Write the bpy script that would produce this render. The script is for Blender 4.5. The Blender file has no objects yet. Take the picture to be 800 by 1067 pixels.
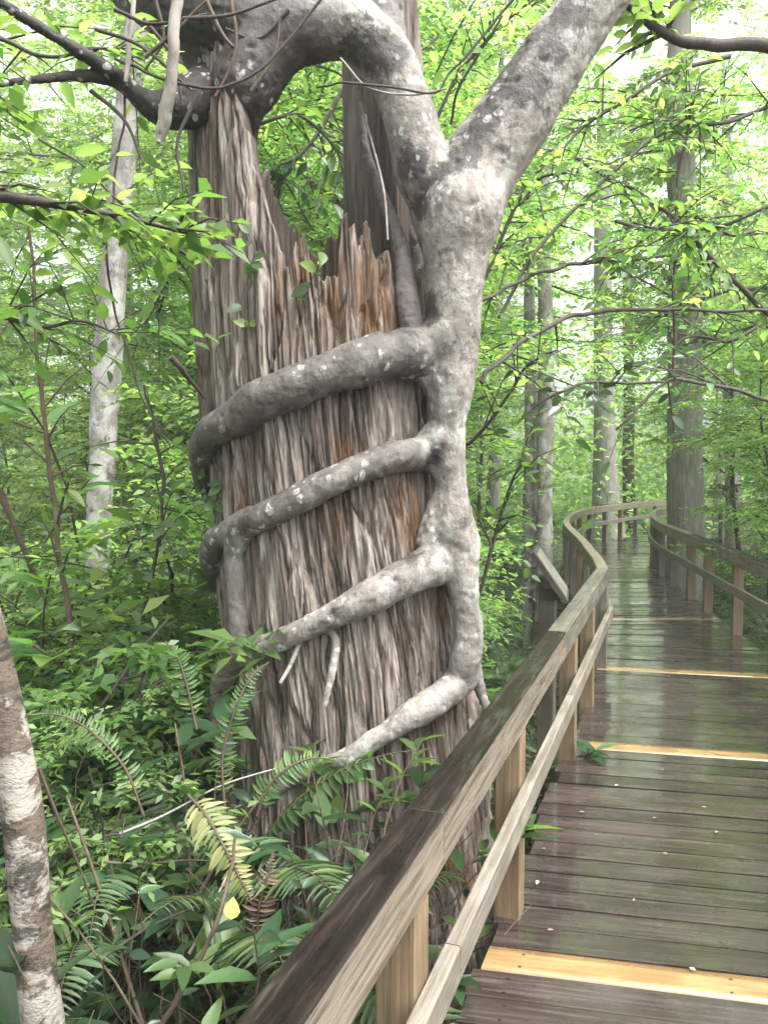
import bpy, bmesh, math, random
import numpy as np
from mathutils import Vector, Matrix

R = math.radians
SC = bpy.context.scene
COL = SC.collection

# ------------------------------------------------------------------ camera
FPX, HORIZ = 850.0, 488.0
CAMZ = 1.65
PITCH = math.atan((533.5 - HORIZ) / FPX)
cam_d = bpy.data.cameras.new('camera')
cam = bpy.data.objects.new('camera', cam_d)
COL.objects.link(cam)
cam.location = (0, 0, CAMZ)
cam.rotation_euler = (math.pi / 2 - PITCH, 0, 0)
cam_d.sensor_fit = 'VERTICAL'
cam_d.sensor_height = 24.0
cam_d.lens = 24.0 * FPX / 1067.0
cam_d.clip_start = 0.05
cam_d.clip_end = 1000
SC.camera = cam

# ------------------------------------------------------------------ sky, sun, exposure
SUN_EL, SUN_AZ = R(62), R(125)          # azimuth clockwise from +Y: sun behind the viewer's right shoulder
w = bpy.data.worlds.new('World')
SC.world = w
w.use_nodes = True
nt = w.node_tree
nt.nodes.clear()
wo = nt.nodes.new('ShaderNodeOutputWorld')
bg = nt.nodes.new('ShaderNodeBackground')
sky = nt.nodes.new('ShaderNodeTexSky')
sky.sky_type = 'NISHITA'
sky.sun_disc = False
sky.sun_elevation = SUN_EL
sky.sun_rotation = SUN_AZ
sky.air_density = 1.0
sky.dust_density = 6.0
hs = nt.nodes.new('ShaderNodeHueSaturation')       # overcast: the cloud layer takes the blue out of the sky
hs.inputs['Saturation'].default_value = 0.18
hs.inputs['Value'].default_value = 1.35
nt.links.new(sky.outputs[0], hs.inputs['Color'])
nt.links.new(hs.outputs[0], bg.inputs[0])
bg.inputs[1].default_value = 0.15
nt.links.new(bg.outputs[0], wo.inputs[0])
sd = bpy.data.lights.new('sun', 'SUN')
sd.energy = 1.3
sd.angle = R(35)
sd.color = (1.0, 0.97, 0.93)
so = bpy.data.objects.new('sun', sd)
COL.objects.link(so)
so.location = (0, 0, 30)
sv = Vector((math.sin(SUN_AZ) * math.cos(SUN_EL), math.cos(SUN_AZ) * math.cos(SUN_EL), math.sin(SUN_EL)))
so.rotation_euler = sv.to_track_quat('Z', 'Y').to_euler()
SC.view_settings.view_transform = 'Standard'
SC.view_settings.look = 'None'
SC.view_settings.gamma = 1
SC.view_settings.use_curve_mapping = False
SC.view_settings.exposure = 1.7
SC.cycles.use_denoising = True
SC.cycles.max_bounces = 10
SC.cycles.diffuse_bounces = 6
SC.cycles.glossy_bounces = 3
SC.cycles.transmission_bounces = 6
SC.cycles.transparent_max_bounces = 6
SC.cycles.sample_clamp_indirect = 6
SC.cycles.volume_bounces = 1

# ------------------------------------------------------------------ helpers
rng = np.random.default_rng(7)
CP, SP = math.cos(PITCH), math.sin(PITCH)


def px(u, v, y):
    """Point at depth y (metres ahead of the viewer) that is seen at pixel u, v."""
    a, b = (u - 400) / FPX, (533.5 - v) / FPX
    t = y / (CP + b * SP)
    return Vector((a * t, y, CAMZ + t * (b * CP - SP)))


def hash3(i, j, k, seed):
    h = (i.astype(np.uint32) * np.uint32(374761393) + j.astype(np.uint32) * np.uint32(668265263)
         + k.astype(np.uint32) * np.uint32(2147483647) + np.uint32(seed * 1013904223 & 0xffffffff))
    h = (h ^ (h >> np.uint32(13))) * np.uint32(1274126177)
    h = (h ^ (h >> np.uint32(16))) * np.uint32(2246822519)
    h = h ^ (h >> np.uint32(15))
    return (h & np.uint32(0xffffff)).astype(np.float64) / float(0xffffff)


def vn(x, y, z, seed=0):
    """value noise in -1..1"""
    x, y, z = np.broadcast_arrays(np.asarray(x, float), np.asarray(y, float), np.asarray(z, float))
    xi, yi, zi = np.floor(x).astype(np.int64), np.floor(y).astype(np.int64), np.floor(z).astype(np.int64)
    fx, fy, fz = x - xi, y - yi, z - zi
    fx, fy, fz = [f * f * (3 - 2 * f) for f in (fx, fy, fz)]
    out = 0
    for a in (0, 1):
        for b in (0, 1):
            for c in (0, 1):
                wgt = (fx if a else 1 - fx) * (fy if b else 1 - fy) * (fz if c else 1 - fz)
                out = out + wgt * hash3(xi + a, yi + b, zi + c, seed)
    return out * 2 - 1


def fbm(x, y, z, oct=3, seed=0):
    s, a, f, tot = 0, 1.0, 1.0, 0
    for o in range(oct):
        s = s + a * vn(x * f, y * f, z * f, seed + o * 17)
        tot += a
        a *= 0.5
        f *= 2.03
    return s / tot


class Buf:
    """collects verts, faces and uvs for one mesh"""

    def __init__(self):
        self.v, self.f, self.uv, self.n = [], [], [], 0

    def add(self, verts, faces, uvs=None):
        verts = np.asarray(verts, float).reshape(-1, 3)
        faces = np.asarray(faces, int)
        self.v.append(verts)
        self.f.append(faces + self.n)
        if uvs is None:
            uvs = np.zeros((faces.shape[0], faces.shape[1], 2))
        self.uv.append(np.asarray(uvs, float))
        self.n += len(verts)

    def mesh(self, name, mat, smooth=True):
        me = bpy.data.meshes.new(name)
        V = np.concatenate(self.v)
        me.vertices.add(len(V))
        me.vertices.foreach_set('co', V.ravel())
        sizes = [np.full(len(f), f.shape[1]) for f in self.f]
        sizes = np.concatenate(sizes)
        idx = np.concatenate([f.ravel() for f in self.f])
        me.loops.add(len(idx))
        me.loops.foreach_set('vertex_index', idx.astype(np.int32))
        me.polygons.add(len(sizes))
        st = np.concatenate([[0], np.cumsum(sizes)[:-1]])
        me.polygons.foreach_set('loop_start', st.astype(np.int32))
        me.update(calc_edges=True)
        uvl = me.uv_layers.new(name='UVMap')
        uvl.data.foreach_set('uv', np.concatenate([u.reshape(-1, 2) for u in self.uv]).ravel())
        me.polygons.foreach_set('use_smooth', np.full(len(sizes), smooth))
        if mat:
            me.materials.append(mat)
        me.validate()
        me.update()
        return me


def link(name, me, parent=None, loc=None):
    o = bpy.data.objects.new(name, me)
    COL.objects.link(o)
    if parent:
        o.parent = parent
    if loc is not None:
        o.location = loc
    return o


def tag(o, label=None, cat=None, group=None, kind=None):
    if label:
        o['label'] = label
    if cat:
        o['category'] = cat
    if group:
        o['group'] = group
    if kind:
        o['kind'] = kind
    return o


def thing(name, label, cat, loc=(0, 0, 0), rotz=0, group=None, kind=None, scale=1):
    o = bpy.data.objects.new(name, None)
    COL.objects.link(o)
    o.empty_display_size = 0.1
    o.location = loc
    o.rotation_euler = (0, 0, rotz)
    o.scale = (scale,) * 3
    return tag(o, label, cat, group, kind)


def catmull(pts, n):
    P = np.asarray(pts, float)
    P = np.vstack([2 * P[0] - P[1], P, 2 * P[-1] - P[-2]])
    out = []
    m = len(P) - 3
    for i in range(m):
        p0, p1, p2, p3 = P[i:i + 4]
        for t in np.linspace(0, 1, n, endpoint=False):
            out.append(0.5 * ((2 * p1) + (-p0 + p2) * t + (2 * p0 - 5 * p1 + 4 * p2 - p3) * t * t
                              + (-p0 + 3 * p1 - 3 * p2 + p3) * t ** 3))
    out.append(P[-2])
    return np.array(out)


def tube(buf, pts, rad, ns=8, cap=True):
    P = np.asarray(pts, float)
    n = len(P)
    rad = np.broadcast_to(np.asarray(rad, float), (n,))
    T = np.gradient(P, axis=0)
    T /= np.linalg.norm(T, axis=1, keepdims=True) + 1e-9
    ref = np.array([0, 0, 1.0]) if abs(T[0][2]) < 0.9 else np.array([0, 1.0, 0])
    u = np.cross(T[0], ref)
    u /= np.linalg.norm(u)
    ring = []
    ang = np.arange(ns) * 2 * math.pi / ns
    for i in range(n):
        u = u - T[i] * np.dot(u, T[i])
        u /= np.linalg.norm(u) + 1e-9
        b = np.cross(T[i], u)
        ring.append(P[i] + rad[i] * (np.cos(ang)[:, None] * u + np.sin(ang)[:, None] * b))
    V = np.concatenate(ring)
    i = np.arange(n - 1)[:, None]
    j = np.arange(ns)[None, :]
    jn = (j + 1) % ns
    F = np.stack([i * ns + j, i * ns + jn, (i + 1) * ns + jn, (i + 1) * ns + j], -1).reshape(-1, 4)
    L = np.concatenate([[0], np.cumsum(np.linalg.norm(np.diff(P, axis=0), axis=1))])
    uv = np.zeros((n - 1, ns, 4, 2))
    for q, (di, dj) in enumerate(((0, 0), (0, 1), (1, 1), (1, 0))):
        uv[:, :, q, 0] = L[np.arange(n - 1) + di][:, None]
        uv[:, :, q, 1] = (np.arange(ns) + dj)[None, :] / ns
    buf.add(V, F, uv.reshape(-1, 4, 2))
    if cap:
        for (base, cpt, flip) in ((0, P[0], True), ((n - 1) * ns, P[-1], False)):
            ring_i = np.arange(ns)
            tri = np.stack([ring_i, (ring_i + 1) % ns, np.full(ns, ns)], -1)
            if flip:
                tri = tri[:, ::-1]
            buf.add(np.vstack([V[base:base + ns], cpt]), tri)


def bar(buf, a, b, width, z0, z1, bev=0.004, up=None):
    """a sawn timber between plan points a and b (x, y), bevelled along its length; uv u = metres along"""
    a, b = np.array(a, float), np.array(b, float)
    d = b - a
    L = np.linalg.norm(d)
    d /= L
    s = np.array([d[1], -d[0]])
    hw = width / 2
    prof = [(-hw + bev, z0), (hw - bev, z0), (hw, z0 + bev), (hw, z1 - bev), (hw - bev, z1), (-hw + bev, z1),
            (-hw, z1 - bev), (-hw, z0 + bev)]
    V, n = [], len(prof)
    for e in (a, b):
        for (q, z) in prof:
            V.append((*(e + s * q), z))
    F, UV = [], []
    per = np.cumsum([0] + [math.dist(prof[k], prof[(k + 1) % n]) for k in range(n)])
    for k in range(n):
        F.append((k, (k + 1) % n, n + (k + 1) % n, n + k))
        UV.append(((0, per[k]), (0, per[k + 1]), (L, per[k + 1]), (L, per[k])))
    buf.add(V, F, UV)
    for off, rev in ((0, True), (n, False)):
        c = np.mean(V[off:off + n], axis=0)
        for k in range(n):
            t3 = [off + k, off + (k + 1) % n]
            vv = [V[t3[0]], V[t3[1]], c]
            if rev:
                vv = vv[::-1]
            buf.add(vv, [(0, 1, 2)], [[(x[2] * 3, x[0] * 3) for x in vv]])


def post_geo(buf, x, y, w_, z0, z1, ang, lean=(0, 0), bev=0.005):
    ca, sa = math.cos(ang), math.sin(ang)
    hw = w_ / 2
    prof = [(-hw + bev, -hw), (hw - bev, -hw), (hw, -hw + bev), (hw, hw - bev), (hw - bev, hw), (-hw + bev, hw),
            (-hw, hw - bev), (-hw, -hw + bev)]
    V = []
    n = 8
    for (z, dx, dy) in ((z0, 0, 0), (z1, lean[0], lean[1])):
        for (p, q) in prof:
            V.append((x + dx + p * ca - q * sa, y + dy + p * sa + q * ca, z))
    F, UV = [], []
    per = np.cumsum([0] + [math.dist(prof[k], prof[(k + 1) % n]) for k in range(n)])
    for k in range(n):
        F.append((k, (k + 1) % n, n + (k + 1) % n, n + k))
        UV.append(((z0, per[k]), (z0, per[k + 1]), (z1, per[k + 1]), (z1, per[k])))
    buf.add(V, F, UV)
    top = [V[n + k] for k in range(n)]
    buf.add(top, [list(range(8))], [[(0.3, 0.1)] * 8])


# ------------------------------------------------------------------ materials
def mat_new(name):
    m = bpy.data.materials.new(name)
    m.use_nodes = True
    t = m.node_tree
    t.nodes.clear()
    out = t.nodes.new('ShaderNodeOutputMaterial')
    bs = t.nodes.new('ShaderNodeBsdfPrincipled')
    t.links.new(bs.outputs[0], out.inputs[0])
    return m, t, bs, out


def N(t, typ, **kw):
    n = t.nodes.new(typ)
    for k, v in kw.items():
        if k in n.inputs.keys():
            n.inputs[k].default_value = v
        else:
            setattr(n, k, v)
    return n


def ramp(t, src, stops, interp='LINEAR'):
    r = t.nodes.new('ShaderNodeValToRGB')
    r.color_ramp.interpolation = interp
    e = r.color_ramp.elements
    while len(e) < len(stops):
        e.new(0.5)
    for k, (p, c) in enumerate(stops):
        e[k].position = p
        e[k].color = (*c, 1) if len(c) == 3 else c
    t.links.new(src, r.inputs[0])
    return r.outputs[0]


def noise(t, vec, scale, detail=4, rough=0.55, dist=0.0):
    n = N(t, 'ShaderNodeTexNoise', Scale=scale, Detail=detail, Roughness=rough, Distortion=dist)
    t.links.new(vec, n.inputs['Vector'])
    return n.outputs[0]


def mapping(t, vec, scale=(1, 1, 1), loc=(0, 0, 0)):
    m = N(t, 'ShaderNodeMapping')
    m.inputs['Scale'].default_value = scale
    m.inputs['Location'].default_value = loc
    t.links.new(vec, m.inputs['Vector'])
    return m.outputs[0]


def mixc(t, fac, a, b, mode='MIX'):
    m = t.nodes.new('ShaderNodeMix')
    m.data_type = 'RGBA'
    m.blend_type = mode
    for sock, val in ((m.inputs[0], fac), (m.inputs[6], a), (m.inputs[7], b)):
        if hasattr(val, 'links') or isinstance(val, bpy.types.NodeSocket):
            t.links.new(val, sock)
        elif isinstance(val, (int, float)):
            sock.default_value = val
        else:
            sock.default_value = (*val, 1) if len(val) == 3 else val
    return m.outputs[2]


def math_(t, op, a, b=0.0):
    m = t.nodes.new('ShaderNodeMath')
    m.operation = op
    for s, v in ((m.inputs[0], a), (m.inputs[1], b)):
        if isinstance(v, bpy.types.NodeSocket):
            t.links.new(v, s)
        else:
            s.default_value = v
    return m.outputs[0]


def bump(t, bs, h, strength=0.5, dist=0.01):
    b = N(t, 'ShaderNodeBump', Strength=strength, Distance=dist)
    t.links.new(h, b.inputs['Height'])
    t.links.new(b.outputs[0], bs.inputs['Normal'])
    return b


def tint(t, c, k):
    return mixc(t, 1.0, c, (k, k, k) if isinstance(k, (int, float)) else k, 'MULTIPLY')


def wood_mat(name, cols, rough=(0.45, 0.8), grain=1.0, moss=0.0, dark=0.0, wet=False):
    """sawn timber: grain runs along uv u; every board (island) gets its own shift and tone"""
    m, t, bs, _ = mat_new(name)
    uv = N(t, 'ShaderNodeTexCoord').outputs['UV']
    geo = N(t, 'ShaderNodeNewGeometry')
    rnd = geo.outputs['Random Per Island']
    add = N(t, 'ShaderNodeVectorMath', operation='ADD')
    sc = N(t, 'ShaderNodeVectorMath', operation='SCALE')
    comb = N(t, 'ShaderNodeCombineXYZ')
    for k in range(3):
        t.links.new(rnd, comb.inputs[k])
    t.links.new(comb.outputs[0], sc.inputs[0])
    sc.inputs['Scale'].default_value = 37.0
    t.links.new(uv, add.inputs[0])
    t.links.new(sc.outputs[0], add.inputs[1])
    vec = add.outputs[0]
    g1 = noise(t, mapping(t, vec, (2.0, 60, 60)), 1.0, 5, 0.6, 0.6)
    g2 = noise(t, mapping(t, vec, (6.0, 220, 220)), 1.0, 3, 0.6)
    blot = noise(t, mapping(t, vec, (3.0, 9, 9)), 1.0, 4, 0.6)
    c = ramp(t, g1, [(0.25, cols[0]), (0.5, cols[1]), (0.72, cols[2])])
    c2 = ramp(t, g2, [(0.3, (0.6, 0.6, 0.6)), (0.7, (1.2, 1.2, 1.2))])
    c = mixc(t, 0.6 * grain, c, c2, 'MULTIPLY')
    tone = ramp(t, rnd, [(0.0, (0.68, 0.66, 0.64)), (0.5, (1, 1, 1)), (1.0, (1.28, 1.22, 1.18))])
    c = mixc(t, 0.8, c, tone, 'MULTIPLY')
    bl = ramp(t, blot, [(0.38, (0.62, 0.6, 0.58)), (0.6, (1.1, 1.1, 1.1))])
    c = mixc(t, 0.7, c, bl, 'MULTIPLY')
    if moss:
        mn = noise(t, mapping(t, vec, (5, 16, 16)), 1.0, 5, 0.7)
        fac = ramp(t, mn, [(0.52, (0, 0, 0)), (0.64, (moss,) * 3)])
        c = mixc(t, fac, c, (0.13, 0.14, 0.085))
    t.links.new(tint(t, c, 0.64), bs.inputs['Base Color'])
    rr = ramp(t, blot, [(0.35, (rough[0],) * 3), (0.65, (rough[1],) * 3)])
    t.links.new(rr, bs.inputs['Roughness'])
    h = mixc(t, 0.5, g1, g2)
    bump(t, bs, h, 0.35 if wet else 0.5, 0.002 if wet else 0.006)
    if wet:                                     # two screw heads at each joist
        sx = N(t, 'ShaderNodeSeparateXYZ')
        t.links.new(uv, sx.inputs[0])
        du = math_(t, 'SUBTRACT', math_(t, 'MODULO', math_(t, 'ADD', sx.outputs[0], 0.56), 0.66), 0.02)
        dv = math_(t, 'SUBTRACT', math_(t, 'ABSOLUTE', math_(t, 'SUBTRACT', sx.outputs[1], 0.0665)), 0.036)
        rd = math_(t, 'SQRT', math_(t, 'ADD', math_(t, 'MULTIPLY', du, du), math_(t, 'MULTIPLY', dv, dv)))
        dot = ramp(t, rd, [(0.004, (1, 1, 1)), (0.007, (0, 0, 0))])
        t.links.new(mixc(t, dot, tint(t, c, 0.64), (0.012, 0.01, 0.009)), bs.inputs['Base Color'])
    if wet:                                     # a broken film of rain water
        ob = N(t, 'ShaderNodeTexCoord').outputs['Object']
        pud = noise(t, mapping(t, ob, (1.6, 1.6, 1.6)), 1.0, 5, 0.65, 0.3)
        t.links.new(ramp(t, pud, [(0.38, (0.25,) * 3), (0.56, (1.0,) * 3)]), bs.inputs['Coat Weight'])
        bs.inputs['Coat Roughness'].default_value = 0.075
        bs.inputs['Coat IOR'].default_value = 1.4
        b2 = N(t, 'ShaderNodeBump', Strength=0.25, Distance=0.004)
        t.links.new(noise(t, mapping(t, ob, (9, 9, 9)), 1.0, 3, 0.5), b2.inputs['Height'])
        t.links.new(b2.outputs[0], bs.inputs['Coat Normal'])
    return m


M = {}
M['rail'] = wood_mat('rail_wood', [(0.14, 0.115, 0.085), (0.33, 0.28, 0.21), (0.48, 0.42, 0.32)], (0.4, 0.7), 1.0, 0.4)
M['capgreen'] = wood_mat('mossy_cap_wood', [(0.08, 0.075, 0.06), (0.19, 0.18, 0.145), (0.3, 0.285, 0.23)], (0.4, 0.7), 1.0, 0.6)
M['mid'] = wood_mat('mid_rail_wood', [(0.15, 0.135, 0.11), (0.29, 0.26, 0.21), (0.4, 0.37, 0.31)], (0.5, 0.75), 1.0, 0.5)
M['post'] = wood_mat('post_wood', [(0.15, 0.095, 0.05), (0.28, 0.195, 0.11), (0.36, 0.265, 0.155)], (0.5, 0.75), 0.8, 0.35)
M['greypost'] = wood_mat('grey_post_wood', [(0.1, 0.085, 0.07), (0.22, 0.19, 0.16), (0.32, 0.29, 0.25)], (0.5, 0.75), 1.0, 0.5)
M['deck'] = wood_mat('wet_deck_wood', [(0.021, 0.016, 0.016), (0.066, 0.049, 0.047), (0.135, 0.102, 0.097)], (0.13, 0.38), 1.0, 0.0, wet=True)
M['newplank'] = wood_mat('new_plank_wood', [(0.38, 0.22, 0.09), (0.47, 0.29, 0.13), (0.54, 0.36, 0.18)], (0.15, 0.4), 0.5, 0.0, wet=True)
M['beam'] = wood_mat('beam_wood', [(0.06, 0.05, 0.04), (0.12, 0.1, 0.08), (0.18, 0.15, 0.12)], (0.5, 0.8))


def cap_mat():
    """cap rail: wet, near-black weathered top face, paler splintered side faces"""
    m, t, bs, _ = mat_new('cap_rail_wood')
    uv = N(t, 'ShaderNodeTexCoord').outputs['UV']
    geo = N(t, 'ShaderNodeNewGeometry')
    rnd = geo.outputs['Random Per Island']
    att = N(t, 'ShaderNodeAttribute', attribute_name='topface')
    sc = N(t, 'ShaderNodeVectorMath', operation='SCALE')
    comb = N(t, 'ShaderNodeCombineXYZ')
    for k in range(3):
        t.links.new(rnd, comb.inputs[k])
    t.links.new(comb.outputs[0], sc.inputs[0])
    sc.inputs['Scale'].default_value = 37.0
    add = N(t, 'ShaderNodeVectorMath', operation='ADD')
    t.links.new(uv, add.inputs[0])
    t.links.new(sc.outputs[0], add.inputs[1])
    vec = add.outputs[0]
    g1 = noise(t, mapping(t, vec, (2.5, 45, 45)), 1.0, 6, 0.65, 0.8)
    g2 = noise(t, mapping(t, vec, (8, 200, 200)), 1.0, 3, 0.6)
    blot = noise(t, mapping(t, vec, (4, 12, 12)), 1.0, 5, 0.65)
    top = ramp(t, g1, [(0.28, (0.006, 0.005, 0.0045)), (0.5, (0.015, 0.011, 0.0095)), (0.66, (0.042, 0.03, 0.024)), (0.76, (0.2, 0.155, 0.11))])
    top = mixc(t, 0.7, top, ramp(t, blot, [(0.35, (0.5, 0.48, 0.48)), (0.65, (1.5, 1.4, 1.35))]), 'MULTIPLY')
    side = ramp(t, g1, [(0.3, (0.06, 0.05, 0.04)), (0.47, (0.24, 0.2, 0.155)), (0.7, (0.4, 0.35, 0.27))])
    side = mixc(t, 0.5, side, ramp(t, g2, [(0.3, (0.6, 0.58, 0.55)), (0.7, (1.2, 1.2, 1.2))]), 'MULTIPLY')
    edge = math_(t, 'ADD', att.outputs['Fac'], math_(t, 'MULTIPLY', math_(t, 'SUBTRACT', g1, 0.5), 1.6))
    fac = ramp(t, edge, [(0.42, (0, 0, 0)), (0.58, (1, 1, 1))])
    c = mixc(t, fac, side, top)
    moss = ramp(t, noise(t, mapping(t, vec, (1.3, 7, 7)), 1.0, 5, 0.7), [(0.55, (0, 0, 0)), (0.68, (0.55,) * 3)])
    c = mixc(t, moss, c, (0.14, 0.145, 0.1))
    t.links.new(tint(t, c, 0.64), bs.inputs['Base Color'])
    t.links.new(ramp(t, blot, [(0.35, (0.22,) * 3), (0.65, (0.5,) * 3)]), bs.inputs['Roughness'])
    bs.inputs['Specular IOR Level'].default_value = 0.22
    bump(t, bs, mixc(t, 0.5, g1, g2), 0.6, 0.006)
    return m


M['cap'] = cap_mat()


def leaf_mat(name, cols, trans=0.4, rough=0.4, tcol=None, spec=0.5):
    m, t, bs, out = mat_new(name)
    geo = N(t, 'ShaderNodeNewGeometry')
    oi = N(t, 'ShaderNodeObjectInfo')
    r = math_(t, 'FRACT', math_(t, 'ADD', geo.outputs['Random Per Island'], math_(t, 'MULTIPLY', oi.outputs['Random'], 0.0)))
    c = ramp(t, r, [(0.0, cols[0]), (0.35, cols[1]), (0.8, cols[2]), (0.97, cols[3])])
    hv = N(t, 'ShaderNodeHueSaturation', Saturation=0.8)
    t.links.new(c, hv.inputs['Color'])
    t.links.new(math_(t, 'ADD', 0.485, math_(t, 'MULTIPLY', oi.outputs['Random'], 0.03)), hv.inputs['Hue'])
    t.links.new(math_(t, 'ADD', 0.75, math_(t, 'MULTIPLY', oi.outputs['Random'], 0.5)), hv.inputs['Value'])
    c = hv.outputs[0]
    t.links.new(c, bs.inputs['Base Color'])
    bs.inputs['Roughness'].default_value = rough
    bs.inputs['Specular IOR Level'].default_value = spec
    tr = N(t, 'ShaderNodeBsdfTranslucent')
    tc = mixc(t, 1.0, c, tcol or (2.0, 2.2, 1.0), 'MULTIPLY')
    t.links.new(tc, tr.inputs[0])
    mx = N(t, 'ShaderNodeMixShader')
    mx.inputs[0].default_value = trans
    t.links.new(bs.outputs[0], mx.inputs[1])
    t.links.new(tr.outputs[0], mx.inputs[2])
    t.links.new(mx.outputs[0], out.inputs[0])
    return m


M['leaf'] = leaf_mat('leaf_green', [(0.035, 0.1, 0.018), (0.065, 0.16, 0.028), (0.1, 0.21, 0.035), (0.19, 0.27, 0.04)], 0.5)
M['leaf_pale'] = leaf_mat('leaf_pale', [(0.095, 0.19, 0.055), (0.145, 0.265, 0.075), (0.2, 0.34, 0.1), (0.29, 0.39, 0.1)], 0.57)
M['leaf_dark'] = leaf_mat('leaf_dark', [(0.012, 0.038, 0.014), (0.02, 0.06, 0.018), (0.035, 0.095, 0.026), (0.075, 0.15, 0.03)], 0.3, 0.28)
M['fern'] = leaf_mat('fern_green', [(0.022, 0.06, 0.016), (0.036, 0.09, 0.022), (0.06, 0.13, 0.03), (0.1, 0.17, 0.035)], 0.35, 0.5)
M['fern_yellow'] = leaf_mat('fern_yellow', [(0.1, 0.12, 0.025), (0.15, 0.16, 0.035), (0.2, 0.19, 0.05), (0.27, 0.22, 0.08)], 0.35, 0.5)
M['yellow'] = leaf_mat('yellow_leaf', [(0.75, 0.6, 0.03)] * 4, 0.3, 0.5, (1, 1, 0.6))
M['litter'] = leaf_mat('dead_leaf', [(0.1, 0.05, 0.025), (0.18, 0.1, 0.05), (0.26, 0.17, 0.09), (0.4, 0.3, 0.2)], 0.1, 0.6, (1, 0.8, 0.5))


M['deadleaf_pale'] = leaf_mat('pale_dead_leaf', [(0.36, 0.3, 0.2)] * 4, 0.1, 0.5, (1, 1, 1))


def bark_mat(name, base, lichen, dark, vscale=(1, 1, 1), lich=(0.55, 0.66), dk=(0.58, 0.7), sc=7.0, rough=0.75, bstr=0.7, speck=None):
    m, t, bs, _ = mat_new(name)
    ob = N(t, 'ShaderNodeTexCoord').outputs['Object']
    v = mapping(t, ob, vscale)
    n1 = noise(t, v, sc * 2.2, 6, 0.65, 0.3)
    c = ramp(t, n1, [(0.3, tuple(x * 0.62 for x in base)), (0.5, base), (0.72, tuple(min(1, x * 1.35) for x in base))])
    n2 = noise(t, mapping(t, v, (1, 1, 1), (3.1, 7.7, 1.3)), sc * 0.9, 8, 0.68, 0.4)
    c = mixc(t, ramp(t, n2, [(lich[0], (0, 0, 0)), (lich[1], (0.9,) * 3)]), c, lichen)
    n3 = noise(t, mapping(t, v, (1, 1, 1), (13.1, 2.7, 9.3)), sc * 0.8, 8, 0.72, 0.3)
    c = mixc(t, ramp(t, n3, [(dk[0], (0, 0, 0)), (dk[1], (0.85,) * 3)]), c, dark)
    n4 = noise(t, v, sc * 11, 4, 0.6)
    c = mixc(t, ramp(t, n4, [(0.33, (0.75,) * 3), (0.4, (0, 0, 0))]), c, tuple(x * 0.3 for x in base))
    if speck:
        vo = N(t, 'ShaderNodeTexVoronoi', Scale=sc * 5.5)
        t.links.new(noise_warp(t, v), vo.inputs['Vector'])
        pm = noise(t, mapping(t, v, (1, 1, 1), (5.5, 1.7, 4.3)), sc * 0.5, 3, 0.5)
        sp = math_(t, 'MULTIPLY', ramp(t, vo.outputs['Distance'], [(0.25, (1,) * 3), (0.36, (0,) * 3)]),
                   ramp(t, pm, [(0.5, (0,) * 3), (0.56, (1,) * 3)]))
        c = mixc(t, sp, c, speck)
    t.links.new(tint(t, c, 0.64), bs.inputs['Base Color'])
    bs.inputs['Roughness'].default_value = rough
    h = math_(t, 'ADD', n1, math_(t, 'MULTIPLY', n4, 0.35))
    bump(t, bs, h, bstr, 0.012)
    return m


def noise_warp(t, v):
    n = N(t, 'ShaderNodeTexNoise', Scale=18.0, Detail=3.0)
    t.links.new(v, n.inputs['Vector'])
    s = N(t, 'ShaderNodeVectorMath', operation='SCALE')
    t.links.new(n.outputs['Color'], s.inputs[0])
    s.inputs['Scale'].default_value = 0.05
    a = N(t, 'ShaderNodeVectorMath', operation='ADD')
    t.links.new(v, a.inputs[0])
    t.links.new(s.outputs[0], a.inputs[1])
    return a.outputs[0]


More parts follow.
